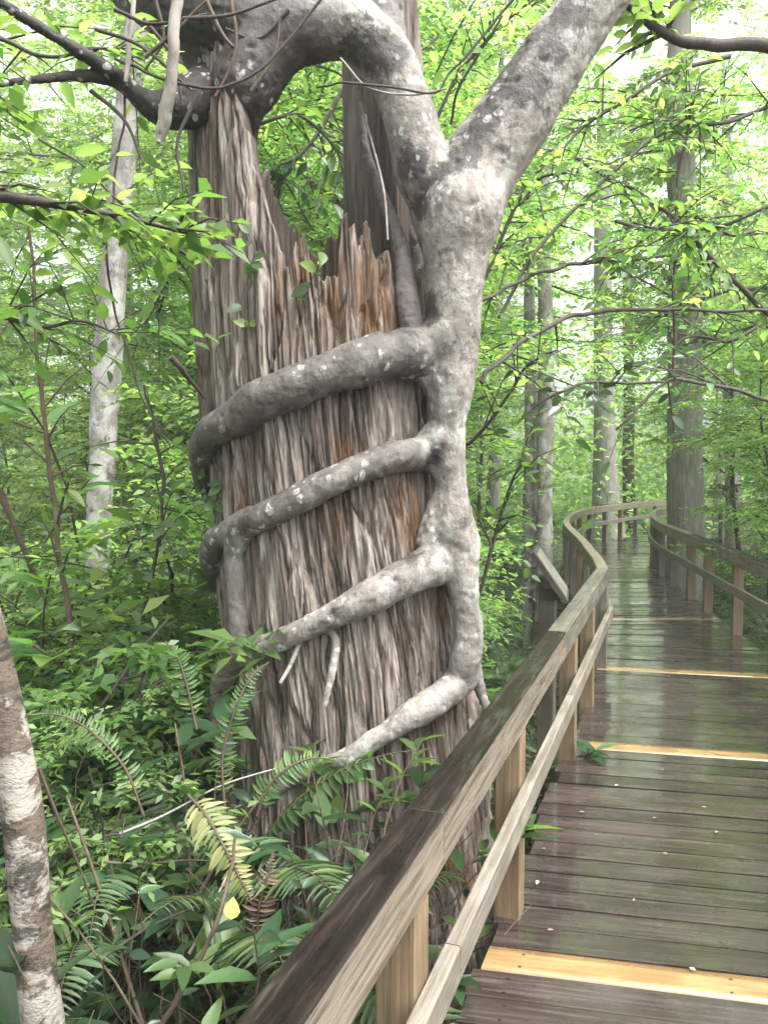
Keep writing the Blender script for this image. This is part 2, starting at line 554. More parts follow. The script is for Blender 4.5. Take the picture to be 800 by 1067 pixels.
def fig_mat():
    m, t, bs, _ = mat_new('fig_bark')
    ob = N(t, 'ShaderNodeTexCoord').outputs['Object']
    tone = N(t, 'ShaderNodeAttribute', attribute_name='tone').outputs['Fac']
    wea = N(t, 'ShaderNodeAttribute', attribute_name='weather').outputs['Fac']
    v = mapping(t, ob, (1, 1, 0.75))
    n1 = noise(t, v, 9, 8, 0.72, 0.6)
    n2 = noise(t, mapping(t, v, (1, 1, 1), (3.1, 7.7, 1.3)), 5.0, 8, 0.7, 0.5)
    n3 = noise(t, mapping(t, v, (1, 1, 1), (13.1, 2.7, 9.3)), 7.0, 8, 0.75, 0.3)
    n4 = noise(t, v, 75, 5, 0.7)
    n5 = noise(t, mapping(t, ob, (22, 22, 3), (1, 8, 3)), 1.0, 5, 0.65, 0.4)
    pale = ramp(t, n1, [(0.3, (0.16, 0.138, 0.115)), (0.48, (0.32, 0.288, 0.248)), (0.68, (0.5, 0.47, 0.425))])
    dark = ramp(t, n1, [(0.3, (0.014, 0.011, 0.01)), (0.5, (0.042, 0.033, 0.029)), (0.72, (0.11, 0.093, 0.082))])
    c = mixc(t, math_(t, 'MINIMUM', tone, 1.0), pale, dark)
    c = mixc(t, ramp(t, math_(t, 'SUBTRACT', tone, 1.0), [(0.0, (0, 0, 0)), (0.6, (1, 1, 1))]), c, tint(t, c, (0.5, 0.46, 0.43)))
    c = mixc(t, ramp(t, n5, [(0.36, (0.55,) * 3), (0.46, (0, 0, 0))]), c, mixc(t, 0.55, c, (0.05, 0.042, 0.035)))
    lich = mixc(t, ramp(t, n4, [(0.4, (0,) * 3), (0.6, (1,) * 3)]), (0.4, 0.43, 0.36), (0.62, 0.62, 0.57))
    lf = math_(t, 'MULTIPLY', ramp(t, n2, [(0.52, (0, 0, 0)), (0.62, (0.8,) * 3)]), math_(t, 'MAXIMUM', 0.06, math_(t, 'SUBTRACT', 1.0, math_(t, 'MULTIPLY', tone, 0.97))))
    c = mixc(t, lf, c, lich)
    blk = math_(t, 'ADD', n3, math_(t, 'MULTIPLY', wea, 0.24))
    c = mixc(t, ramp(t, blk, [(0.575, (0, 0, 0)), (0.66, (0.9,) * 3)]), c, (0.045, 0.038, 0.033))
    c = mixc(t, ramp(t, n4, [(0.3, (0.7,) * 3), (0.37, (0, 0, 0))]), c, (0.07, 0.06, 0.05))
    # white crustose lichen flecks, strongest on the darker roots
    vo = N(t, 'ShaderNodeTexVoronoi', Scale=26.0)
    t.links.new(noise_warp(t, v), vo.inputs['Vector'])
    pm = noise(t, mapping(t, v, (1, 1, 1), (5.5, 1.7, 4.3)), 3.4, 4, 0.6)
    rad = math_(t, 'SUBTRACT', ramp(t, vo.outputs['Color'], [(0.2, (0.1,) * 3), (0.9, (0.5,) * 3)]), vo.outputs['Distance'])
    sp = math_(t, 'MULTIPLY', ramp(t, rad, [(0.0, (0,) * 3), (0.08, (1,) * 3)]), ramp(t, pm, [(0.46, (0,) * 3), (0.54, (1,) * 3)]))
    sp = math_(t, 'MULTIPLY', sp, ramp(t, n4, [(0.4, (0.2,) * 3), (0.55, (0.95,) * 3)]))
    c = mixc(t, sp, c, (0.6, 0.6, 0.57))
    t.links.new(tint(t, c, 0.64), bs.inputs['Base Color'])
    bs.inputs['Roughness'].default_value = 0.62
    h = math_(t, 'ADD', n1, math_(t, 'ADD', math_(t, 'MULTIPLY', n4, 0.45), math_(t, 'MULTIPLY', n5, 0.4)))
    bump(t, bs, h, 0.8, 0.014)
    return m


M['fig'] = fig_mat()
M['fig_root'] = bark_mat('fig_root_bark', (0.17, 0.14, 0.12), (0.4, 0.38, 0.34), (0.05, 0.042, 0.036), (1, 1, 1.6), (0.6, 0.72), (0.6, 0.72), 6.0, 0.6, 0.6, (0.62, 0.62, 0.57))
M['fig_root_pale'] = bark_mat('fig_root_pale_bark', (0.3, 0.265, 0.225), (0.5, 0.48, 0.43), (0.07, 0.06, 0.05), (1, 1, 1), (0.54, 0.68), (0.6, 0.7), 7.0, 0.7, 0.7, (0.6, 0.6, 0.55))
M['fig_dark'] = bark_mat('fig_dark_bark', (0.14, 0.12, 0.11), (0.33, 0.33, 0.3), (0.035, 0.03, 0.027), (1, 1, 0.6), (0.58, 0.7), (0.55, 0.68), 5.0, 0.8, 0.9)
M['pale_trunk'] = bark_mat('lichen_bark', (0.27, 0.25, 0.225), (0.5, 0.5, 0.465), (0.04, 0.035, 0.028), (1, 1, 0.8), (0.47, 0.56), (0.57, 0.63), 6.0, 0.8, 0.6)
M['mottled'] = bark_mat('mottled_bark', (0.14, 0.108, 0.078), (0.42, 0.395, 0.335), (0.025, 0.018, 0.013), (1, 1, 1.5), (0.49, 0.53), (0.52, 0.57), 6.0, 0.8, 1.0)
M['grey_bark'] = bark_mat('grey_bark', (0.32, 0.3, 0.275), (0.5, 0.49, 0.46), (0.08, 0.07, 0.06), (2.2, 2.2, 0.25), (0.58, 0.72), (0.55, 0.7), 5.0, 0.85, 1.0)
M['twig'] = bark_mat('twig_bark', (0.075, 0.06, 0.05), (0.2, 0.19, 0.17), (0.03, 0.025, 0.02), (1, 1, 1), (0.6, 0.72), (0.6, 0.7), 9.0, 0.8, 0.4)
M['deadwood'] = bark_mat('dead_wood', (0.42, 0.38, 0.33), (0.6, 0.58, 0.54), (0.12, 0.1, 0.08), (1, 1, 0.3), (0.55, 0.7), (0.62, 0.72), 9.0, 0.8, 0.6)
M['brown_twig'] = bark_mat('brown_twig', (0.13, 0.09, 0.06), (0.22, 0.18, 0.13), (0.06, 0.045, 0.03), (1, 1, 1), (0.58, 0.7), (0.6, 0.7), 9.0, 0.8, 0.4)


def stump_mat():
    m, t, bs, _ = mat_new('weathered_cypress_wood')
    ob = N(t, 'ShaderNodeTexCoord').outputs['Object']
    f1 = noise(t, mapping(t, ob, (30, 30, 1.3)), 1.0, 7, 0.66, 0.4)
    f2 = noise(t, mapping(t, ob, (120, 120, 3.5)), 1.0, 4, 0.65, 0.2)
    big = noise(t, mapping(t, ob, (7, 7, 1.6)), 1.0, 6, 0.65, 0.6)
    slv = noise(t, mapping(t, ob, (17, 17, 2.2), (4, 2, 7)), 1.0, 5, 0.6, 0.2)
    c = ramp(t, f1, [(0.3, (0.025, 0.019, 0.017)), (0.41, (0.115, 0.088, 0.078)), (0.53, (0.25, 0.208, 0.188)), (0.7, (0.44, 0.4, 0.375))])
    c = mixc(t, 0.8, c, ramp(t, f2, [(0.32, (0.5, 0.46, 0.43)), (0.5, (1, 1, 1)), (0.72, (1.2, 1.19, 1.18))]), 'MULTIPLY')
    c = mixc(t, 0.9, c, ramp(t, big, [(0.36, (0.6, 0.47, 0.41)), (0.5, (1, 0.95, 0.92)), (0.66, (1.2, 1.22, 1.24))]), 'MULTIPLY')
    c = mixc(t, ramp(t, slv, [(0.6, (0, 0, 0)), (0.66, (0.6,) * 3)]), c, (0.42, 0.4, 0.37))
    pl = N(t, 'ShaderNodeAttribute', attribute_name='plate').outputs['Fac']
    c = mixc(t, 0.9, c, ramp(t, pl, [(0.15, (0.62, 0.58, 0.55)), (0.4, (0.95, 0.9, 0.86)), (0.6, (1.05, 1.04, 1.02)), (0.85, (1.25, 1.26, 1.26))]), 'MULTIPLY')
    hsv = N(t, 'ShaderNodeHueSaturation', Saturation=0.76)
    t.links.new(c, hsv.inputs['Color'])
    c = hsv.outputs[0]
    # orange rot where the wood has crumbled (attribute from the mesh)
    att = N(t, 'ShaderNodeAttribute', attribute_name='rot')
    rn = noise(t, mapping(t, ob, (14, 14, 6)), 1.0, 5, 0.65)
    rf = math_(t, 'MULTIPLY', att.outputs['Fac'], ramp(t, rn, [(0.4, (0, 0, 0)), (0.58, (1, 1, 1))]))
    rc = ramp(t, f2, [(0.3, (0.05, 0.024, 0.013)), (0.55, (0.19, 0.1, 0.05)), (0.78, (0.4, 0.25, 0.12))])
    c = mixc(t, rf, c, rc)
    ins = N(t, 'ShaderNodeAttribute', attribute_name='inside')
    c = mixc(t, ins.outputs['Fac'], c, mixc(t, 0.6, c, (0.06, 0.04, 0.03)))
    t.links.new(tint(t, c, (0.75, 0.76, 0.715)), bs.inputs['Base Color'])
    bs.inputs['Roughness'].default_value = 0.8
    bs.inputs['Specular IOR Level'].default_value = 0.3
    bump(t, bs, math_(t, 'ADD', f1, math_(t, 'MULTIPLY', f2, 0.6)), 0.9, 0.012)
    return m


M['stump'] = stump_mat()


def ground_mat():
    m, t, bs, _ = mat_new('forest_floor')
    ob = N(t, 'ShaderNodeTexCoord').outputs['Object']
    n1 = noise(t, ob, 9.0, 8, 0.7)
    n2 = noise(t, ob, 40.0, 5, 0.7)
    n3 = noise(t, ob, 0.7, 4, 0.6)
    c = ramp(t, n1, [(0.3, (0.012, 0.009, 0.007)), (0.55, (0.04, 0.028, 0.018)), (0.75, (0.09, 0.065, 0.04))])
    c = mixc(t, 0.7, c, ramp(t, n2, [(0.35, (0.4,) * 3), (0.65, (1.5,) * 3)]), 'MULTIPLY')
    c = mixc(t, ramp(t, n3, [(0.45, (0, 0, 0)), (0.6, (0.6,) * 3)]), c, (0.03, 0.055, 0.015))
    t.links.new(c, bs.inputs['Base Color'])
    bs.inputs['Roughness'].default_value = 0.75
    bump(t, bs, mixc(t, 0.5, n1, n2), 1.0, 0.04)
    return m


M['ground'] = ground_mat()

# ------------------------------------------------------------------ ground
GZ = -0.62


def ground_z(x, y):
    x, y = np.asarray(x, float), np.asarray(y, float)
    mound = 0.42 * np.exp(-((x + 1.25) ** 2 + (y - 3.1) ** 2) / 1.1) + 0.28 * np.clip((-x - 0.6) / 1.5, 0, 1) * np.clip((y - 2.2) / 0.8, 0, 1)
    return GZ + mound + 0.09 * fbm(np.asarray(x) * 0.5, np.asarray(y) * 0.5, 0.3, 3, 5) + 0.03 * fbm(np.asarray(x) * 2.2, np.asarray(y) * 2.2, 0.7, 2, 9)


def gz(x, y):
    return float(ground_z(np.array([x]), np.array([y]))[0])


def build_ground():
    b = Buf()
    # a graded grid: fine near the viewer, stretching to the horizon
    g = np.sign(np.linspace(-1, 1, 181)) * (np.abs(np.linspace(-1, 1, 181)) ** 3.2) * 400
    g = g + np.linspace(-1, 1, 181) * 14
    X, Y = np.meshgrid(g, g + 4)
    Z = ground_z(X, Y)
    n = len(g)
    V = np.stack([X, Y, Z], -1).reshape(-1, 3)
    i, j = np.meshgrid(np.arange(n - 1), np.arange(n - 1), indexing='ij')
    F = np.stack([i * n + j, i * n + j + 1, (i + 1) * n + j + 1, (i + 1) * n + j], -1).reshape(-1, 4)
    b.add(V, F)
    o = link('ground', b.mesh('ground', M['ground']))
    tag(o, 'dark swampy forest floor under the ferns and boardwalk', 'ground', kind='structure')


build_ground()

def build_haze():
    b = Buf()
    x0, x1, y0, y1, z0, z1 = -60, 60, -8, 75, GZ - 2.5, 26
    V = [(x, y, z) for z in (z0, z1) for (x, y) in ((x0, y0), (x1, y0), (x1, y1), (x0, y1))]
    b.add(V, [(3, 2, 1, 0), (4, 5, 6, 7), (0, 1, 5, 4), (1, 2, 6, 5), (2, 3, 7, 6), (3, 0, 4, 7)])
    m = bpy.data.materials.new('haze')
    m.use_nodes = True
    t = m.node_tree
    t.nodes.clear()
    out = t.nodes.new('ShaderNodeOutputMaterial')
    v = t.nodes.new('ShaderNodeVolumePrincipled')
    v.inputs['Color'].default_value = (0.93, 0.97, 0.93, 1)
    v.inputs['Density'].default_value = HAZE
    t.links.new(v.outputs[0], out.inputs['Volume'])
    o = link('haze', b.mesh('haze', m, False))
    tag(o, 'thin pale humid haze filling the rainy forest air', 'haze', kind='stuff')


HAZE = 0.0022
build_haze()

# ------------------------------------------------------------------ boardwalk
KL = [(-.95, -1), (-.16, 1.21), (.766, 3.8), (1.80, 6.7), (2.03, 7.9), (2.29, 9.35), (2.68, 11.9), (3.03, 13.5), (3.54, 15.2),
      (4.3, 17.1), (5.0, 18.2), (6.4, 20.2), (8.4, 22.0)]
KR = [(.45, -1.28), (1.25, .93), (2.19, 3.5), (3.22, 6.4), (3.44, 7.7), (3.74, 9.4), (4.14, 11.9), (4.5, 13.5), (4.95, 15.0),
      (5.5, 16.5), (6.2, 17.4), (7.6, 19.1), (9.5, 20.8)]
CL, CR = catmull(KL, 30), catmull(KR, 30)
CC = (CL + CR) / 2
SS = np.concatenate([[0], np.cumsum(np.linalg.norm(np.diff(CC, axis=0), axis=1))])


def at_s(curve, s):
    return np.array([np.interp(s, SS, curve[:, 0]), np.interp(s, SS, curve[:, 1])])


def s_at_y(curve, y):
    return float(np.interp(y, curve[:, 1], SS))


def path_dist(x, y):
    """signed clearance to the walk: negative when between the rails"""
    d = np.min(np.hypot(CC[:, 0] - x, CC[:, 1] - y))
    return d - 0.75


def build_boardwalk():
    root = thing('boardwalk', 'wet wooden boardwalk of cross planks curving away between two low railings', 'boardwalk', kind='structure')
    deck = Buf()
    pitch, wd = 0.142, 0.133
    new_s = [s_at_y(CC, y) for y in (2.55, 4.62, 6.5, 8.85, 13.3)]
    s, k = 0.0, 0
    r = random.Random(3)
    while s < SS[-1] - 0.3:
        a0, a1 = at_s(CL, s), at_s(CL, s + wd)
        b0, b1 = at_s(CR, s), at_s(CR, s + wd)
        ea, eb = r.uniform(-0.02, 0.03), r.uniform(-0.02, 0.03)
        d = (b0 - a0) / np.linalg.norm(b0 - a0)
        a0, a1 = a0 - d * (0.02 + ea), a1 - d * (0.02 + ea)
        b0, b1 = b0 + d * (0.04 + eb), b1 + d * (0.04 + eb)
        new = min(abs(s + wd / 2 - q) for q in new_s) < pitch / 2
        z = 0.0 + r.uniform(-0.0035, 0.0025) + (-0.001 if new else 0)
        tl, tr_ = r.uniform(-0.0022, 0.0022), r.uniform(-0.0022, 0.0022)
        n = 14
        tt = np.linspace(0, 1, n)
        V = []
        sag = r.uniform(-0.0015, 0.0015)
        ph = r.uniform(0, 6)
        cup = r.uniform(-0.0012, 0.0006)
        cross = [(0, -0.036), (0, 0), (0.25, cup * 0.7), (0.5, cup), (0.75, cup * 0.7), (1, 0), (1, -0.036)]
        for q in tt:
            for (c, dz) in cross:
                p = (a0 * (1 - c) + a1 * c) * (1 - q) + (b0 * (1 - c) + b1 * c) * q
                V.append((p[0], p[1], z + dz + tl * (c - 0.5) * 2 + sag * math.sin(q * 5 + ph) + tr_ * math.sin(q * 3.1 + ph) * (c - .5)))
        m = len(cross)
        L = np.linalg.norm(b0 - a0)
        F, UV = [], []
        cu = [c * wd - dz for (c, dz) in cross]
        for i in range(n - 1):
            for j in range(m - 1):
                F.append((i * m + j, (i + 1) * m + j, (i + 1) * m + j + 1, i * m + j + 1))
                UV.append(((tt[i] * L, cu[j]), (tt[i + 1] * L, cu[j]), (tt[i + 1] * L, cu[j + 1]), (tt[i] * L, cu[j + 1])))
            F.append((i * m + m - 1, (i + 1) * m + m - 1, (i + 1) * m, i * m))
            UV.append(((0, 0), (.1, 0), (.1, .1), (0, .1)))
        tgt = deck
        if new:
            tgt = Buf()
        tgt.add(V, F, UV)
        for i, rev in ((0, False), (n - 1, True)):
            f = list(range(i * m, i * m + m))
            tgt.add([V[q] for q in f], [list(range(m))[::-1] if rev else list(range(m))], [[(0, cu[q]) for q in range(m)]])
        if new:
            o = link('plank', tgt.mesh('plank', M['newplank']), root)
            tag(o, 'pale yellow replacement plank')
        s += pitch
        k += 1
    link('deck_planks', deck.mesh('deck_planks', M['deck'], smooth=False), root)
    for cv, sg in ((CL, 1), (CR, -1)):
        b = Buf()
        for i in range(0, len(CC) - 6, 6):
            dd = (CR[i] - CL[i]) / np.linalg.norm(CR[i] - CL[i]) * sg
            d2 = (CR[i + 6] - CL[i + 6]) / np.linalg.norm(CR[i + 6] - CL[i + 6]) * sg
            bar(b, cv[i] + dd * 0.03, cv[i + 6] + d2 * 0.03, 0.045, -0.24, -0.042)
        link('edge_beam', b.mesh('edge_beam', M['beam'], False), root)


build_boardwalk()

RT = 0.825          # rail top above the deck
CAPH, CAPW = 0.135, 0.098


def cap_mesh(a, b, mat):
    buf = Buf()
    bar(buf, a, b, CAPW, RT - CAPH, RT, 0.006)
    me = buf.mesh('cap_rail', mat, False)
    at = me.attributes.new('topface', 'FLOAT', 'CORNER')
    vals = []
    for p in me.polygons:
        up = all(me.vertices[v].co.z > RT - 0.0075 for v in p.vertices)
        for li in p.loop_indices:
            vals.append(1.0 if up else (0.36 if me.vertices[me.loops[li].vertex_index].co.z > RT - 0.02 else 0.0))
    at.data.foreach_set('value', vals)
    return me


def build_railing(curve, sgn, cuts, post_s, label, grey_from, end_s, dark_n):
    root = thing('railing', label, 'railing')
    inward = sgn
    pts = [at_s(curve, c) for c in cuts]
    for k in range(len(pts) - 1):
        d = (pts[k + 1] - pts[k]) / np.linalg.norm(pts[k + 1] - pts[k])
        link('cap_rail', cap_mesh(pts[k] + d * 0.002, pts[k + 1] - d * 0.002, M['cap'] if k < dark_n else (M['capgreen'] if k == dark_n and sgn > 0 else M['rail'])), root)
        nrm = np.array([d[1], -d[0]]) * inward
        off = nrm * (CAPW / 2 + 0.022)
        b = Buf()
        bar(b, pts[k] + d * 0.002 + off, pts[k + 1] - d * 0.002 + off, 0.04, 0.415, 0.505, 0.004)
        link('middle_rail', b.mesh('middle_rail', M['mid'], False), root)
    r = random.Random(int(abs(pts[1][0]) * 100))
    for s in post_s:
        p = at_s(curve, s)
        q = at_s(curve, s + 0.1)
        # the straight cap chord at this s
        k = max(i for i in range(len(cuts) - 1) if cuts[i] <= s) if s >= cuts[0] else 0
        t_ = (s - cuts[k]) / (cuts[k + 1] - cuts[k])
        p = pts[k] * (1 - t_) + pts[k + 1] * t_
        d = (pts[k + 1] - pts[k])
        ang = math.atan2(d[1], d[0])
        b = Buf()
        post_geo(b, p[0], p[1], 0.096, GZ - 0.2, RT - CAPH - 0.002, ang)
        grey = s > grey_from and r.random() < 0.55
        link('post', b.mesh('post', M['greypost'] if grey else M['post'], False), root)
    return root


def cutlist(curve, first, ys_straight, step, end):
    cs = [first] + [s_at_y(curve, y) for y in ys_straight]
    while cs[-1] < end:
        cs.append(min(cs[-1] + step, end))
        step = 0.85
    return cs


EndS = SS[-1] - 0.35
left_cuts = cutlist(CL, 0.05, (1.93, 4.1, 6.75), 0.85, EndS)
left_posts = [s_at_y(CL, y) for y in (0.4, 1.77, 2.96, 4.58, 5.6, 6.72)]
left_posts += list(np.arange(s_at_y(CL, 7.75), EndS, 1.05))
build_railing(CL, 1, left_cuts, left_posts, 'weathered wooden railing along the left side of the boardwalk, dark wet cap rail', 8.0, EndS, 2)
right_cuts = cutlist(CR, 0.05, (1.5, 4.1, 6.6, 8.3, 10.25), 1.0, EndS)
right_posts = [s_at_y(CR, y) for y in (0.3, 1.8, 3.4, 5.0, 6.6, 8.05, 9.35, 10.25)]
right_posts += list(np.arange(s_at_y(CR, 11.4), EndS, 1.1))
build_railing(CR, -1, right_cuts, right_posts, 'wooden railing along the right side of the boardwalk, passing the far grey trunk', 9.0, EndS, 5)

# ------------------------------------------------------------------ the dead cypress stump
SCY = 3.62


def axis_x(z):
    return np.interp(z, [-0.7, 0.75, 2.0, 3.2, 4.2], [-0.08, -0.16, -0.29, -0.33, -0.36])


def stump_r(z):
    return np.interp(z, [-0.8, -0.5, -0.1, 0.3, 0.75, 1.4, 2.0, 3.2, 4.2], [0.72, 0.67, 0.61, 0.575, 0.555, 0.535, 0.53, 0.52, 0.5])


def surf(u, v, push=0.0):
    """point on the stump's surface seen at pixel (u, v); past the silhouette the nearest point of it"""
    o = np.array([0, 0, CAMZ])
    d = np.array(px(u, v, 1.0)) - o
    best, bt = 1e9, None
    for t in np.arange(2.4, 4.4, 0.004):
        p = o + d * t
        ax = axis_x(p[2])
        q = math.hypot(p[0] - ax, p[1] - SCY) - stump_r(p[2])
        if q < 0:
            bt = t
            break
        if q < best:
            best, bt = q, t
    p = o + d * bt
    ax = axis_x(p[2])
    nrm = np.array([p[0] - ax, p[1] - SCY, 0])
    nrm /= np.linalg.norm(nrm)
    return p + nrm * push


def build_stump():
    NT, NZ, NI = 1000, 520, 70
    phi = np.linspace(-math.pi, math.pi, NT, endpoint=False)        # 0 faces the viewer, + to the right
    deg = np.degrees(phi)
    top = np.interp(deg, [-180, -165, -150, -140, -125, -100, -70, -50, -42, -34, -28, -22, -17, -12, -5, -2, 1, 5, 9, 15, 18, 24, 30, 38, 60, 90, 103, 106, 118, 128, 142, 155, 160, 164, 180],
                    [2.72, 2.8, 3.05, 2.8, 3.0, 3.38, 3.45, 3.4, 3.3, 3.25, 3.06, 2.84, 2.66, 2.46, 2.40, 2.60, 2.62, 2.42, 2.38, 2.40, 2.56, 2.60, 2.54, 2.40, 2.45, 2.6, 2.7, 4.3, 4.35, 4.4, 4.4, 4.3, 3.9, 2.85, 2.72])
    cx, cy = np.cos(phi), np.sin(phi)
    j1 = vn(cx * 9, cy * 9, 0.5, 3)
    jag = np.abs(j1) * 0.12 + np.floor((vn(cx * 13, cy * 13, 2.5, 8) + 1) * 2.5) * 0.06 + np.abs(vn(cx * 46, cy * 46, 1.5, 4)) * 0.035
    top = top - 0.16 + jag
    z0 = GZ - 0.25
    tv = np.linspace(0, 1, NZ)
    PH, TV = np.meshgrid(phi, tv)                                   # rows: height
    Z = z0 + TV * (top[None, :] - z0)
    RB = stump_r(Z)
    fl = np.clip((0.5 - Z) / 1.1, 0, 1) ** 1.3
    RB = RB * (1 + fl * 0.08 * np.cos(PH * 7 + 0.8) + 0.02 * np.cos(PH * 3 + 1.2))
    X, Y = np.sin(PH), -np.cos(PH)
    U, Vv = X * RB, Y * RB
    warp = 0.035 * fbm(U * 2.5, Vv * 2.5, Z * 0.9, 3, 21)
    lean = 0.04 * Z
    a, b_, zz = U + warp + lean * np.cos(PH), Vv + warp * 0.7 + lean * np.sin(PH), Z
    d = 0.014 * fbm(a * 6, b_ * 6, zz * 0.45, 2, 31)
    rid = np.abs(fbm(a * 19, b_ * 19, zz * 0.55, 3, 41))
    d += 0.012 * (rid - 0.25)
    fine = np.abs(fbm(a * 52, b_ * 52, zz * 1.5, 2, 42))
    d += 0.011 * (fine - 0.25)
    crack = np.abs(fbm(a * 9 + 5, b_ * 9, zz * 0.35, 2, 51))
    gate = np.clip(fbm(a * 3, b_ * 3, zz * 1.1, 2, 53) * 2 + 0.6, 0, 1)
    d -= 0.034 * gate * np.exp(-(crack / 0.026) ** 2)
    cr2 = np.abs(fbm(a * 23 + 9, b_ * 23, zz * 0.8, 2, 52))
    d -= 0.012 * np.exp(-(cr2 / 0.05) ** 2)
    plate = fbm(a * 16, b_ * 16, zz * 1.5, 2, 61)
    d += 0.004 * np.tanh(plate * 14)
    plate2 = fbm(a * 30 + 4, b_ * 30, zz * 2.6, 2, 62)
    d += 0.006 * np.tanh((plate2 - 0.1) * 14)
    d += 0.003 * vn(a * 110, b_ * 110, zz * 5, 71)

    def slabs(nx, hz, seed, warp_amp):
        """long shaggy plates: jittered cells nx round the stump, hz metres tall"""
        wx = warp_amp * fbm(a * 8, b_ * 8, zz * 2.2, 3, seed + 1)
        gx = (PH / (2 * math.pi) + 0.5) * nx + wx * 1.3 + 0.2 * np.sin(zz * 1.1 + PH)
        gy = zz / hz + 0.35 * fbm(a * 10, b_ * 10, zz * 1.5, 2, seed + 2) + 20
        ix, iy = np.floor(gx).astype(np.int64), np.floor(gy).astype(np.int64)
        f1, f2 = np.full(gx.shape, 9.0), np.full(gx.shape, 9.0)
        idv, cyv = np.zeros(gx.shape), np.zeros(gx.shape)
        for ox in (-1, 0, 1):
            for oy in (-1, 0, 1):
                kx, ky = ix + ox, iy + oy
                km = np.mod(kx, nx)
                h1, h2, h3 = hash3(km, ky, km * 0, seed), hash3(km, ky, km * 0 + 1, seed), hash3(km, ky, km * 0 + 2, seed)
                dx, dy = gx - (kx + h1), gy - (ky + h2)
                dd = np.abs(dx) * 1.0 + np.abs(dy) * 0.55
                m1 = dd < f1
                f2 = np.where(m1, f1, np.minimum(f2, dd))
                idv = np.where(m1, h3, idv)
                cyv = np.where(m1, dy, cyv)
                f1 = np.where(m1, dd, f1)
        return f2 - f1, idv, cyv
    e1, i1, y1_ = slabs(40, 0.75, 201, 0.5)
    e2, i2, y2_ = slabs(110, 0.30, 211, 0.7)
    d += 0.015 * (i1 - 0.5) - 0.005 * y1_ * (i1 - 0.2) - 0.020 * np.exp(-(e1 / 0.07) ** 2)
    d += 0.007 * (i2 - 0.5) - 0.003 * y2_ - 0.007 * np.exp(-(e2 / 0.12) ** 2)
    plate_tone = 0.6 * i1 + 0.4 * i2
    # thin, frayed towards the broken rim
    edge = np.clip((top[None, :] - Z) / 0.35, 0, 1)
    d -= 0.035 * (1 - edge) * (0.5 + 0.5 * vn(a * 22, b_ * 22, zz * 2, 77))
    RO = RB + d
    AX = axis_x(Z)
    outer = np.stack([AX + X * RO, SCY + Y * RO, Z], -1)
    # inside of the hollow shell
    ti = np.linspace(1, 0, NI)
    zi0 = 1.7
    ZI = zi0 + ti[:, None] * (top[None, :] - zi0)
    RI = stump_r(ZI) - 0.085 - 0.05 * np.clip((top[None, :] - ZI), 0, 1) + 0.02 * fbm(X[:NI] * 12, Y[:NI] * 12, ZI, 3, 81)
    RI[0] = RO[-1] - 0.02
    phm = np.broadcast_to(phi, ZI.shape)
    inner = np.stack([axis_x(ZI) + np.sin(phm) * RI, SCY - np.cos(phm) * RI, ZI], -1)
    rows = np.concatenate([outer, inner], 0)
    nr = len(rows)
    V = rows.reshape(-1, 3)
    i, j = np.meshgrid(np.arange(nr - 1), np.arange(NT), indexing='ij')
    jn = (j + 1) % NT
    F = np.stack([i * NT + j, i * NT + jn, (i + 1) * NT + jn, (i + 1) * NT + j], -1).reshape(-1, 4)
    b = Buf()
    b.add(V, F)
    # rotten floor inside
    b.add(np.vstack([rows[-1], [[axis_x(zi0), SCY, zi0 + 0.1]]]), [(q, (q + 1) % NT, NT) for q in range(NT)])
    me = b.mesh('stump', M['stump'])
    rot = np.zeros(me_n := len(me.vertices))
    co = np.empty(me_n * 3)
    me.vertices.foreach_get('co', co)
    co = co.reshape(-1, 3)
    for (u, v, rr) in ((425, 525, 0.11), (428, 545, 0.09), (360, 470, 0.06), (350, 545, 0.05), (312, 300, 0.12), (345, 310, 0.14), (395, 315, 0.16),
                       (430, 330, 0.14), (482, 720, 0.08), (462, 640, 0.05), (470, 900, 0.14), (500, 930, 0.16), (250, 520, 0.05), (330, 350, .1)):
        p = surf(u, v)
        dd = np.linalg.norm((co - p) * np.array([1, 1, 0.6]), axis=1)
        rot = np.maximum(rot, np.clip(1.3 - dd / rr, 0, 1))
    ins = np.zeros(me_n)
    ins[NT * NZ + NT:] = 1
    pt = np.full(me_n, 0.5)
    pt[:NT * NZ] = plate_tone.ravel()
    me.attributes.new('plate', 'FLOAT', 'POINT').data.foreach_set('value', pt)
    ar = me.attributes.new('rot', 'FLOAT', 'POINT')
    ar.data.foreach_set('value', rot)
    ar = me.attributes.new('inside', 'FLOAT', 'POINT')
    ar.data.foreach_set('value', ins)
    root = thing('cypress_stump', 'huge dead cypress stump of stringy grey wood with a jagged hollow top', 'tree stump', (axis_x(0), SCY, GZ))
    o = link('trunk', me, root, (-axis_x(0), -SCY, -GZ))
    return root


build_stump()

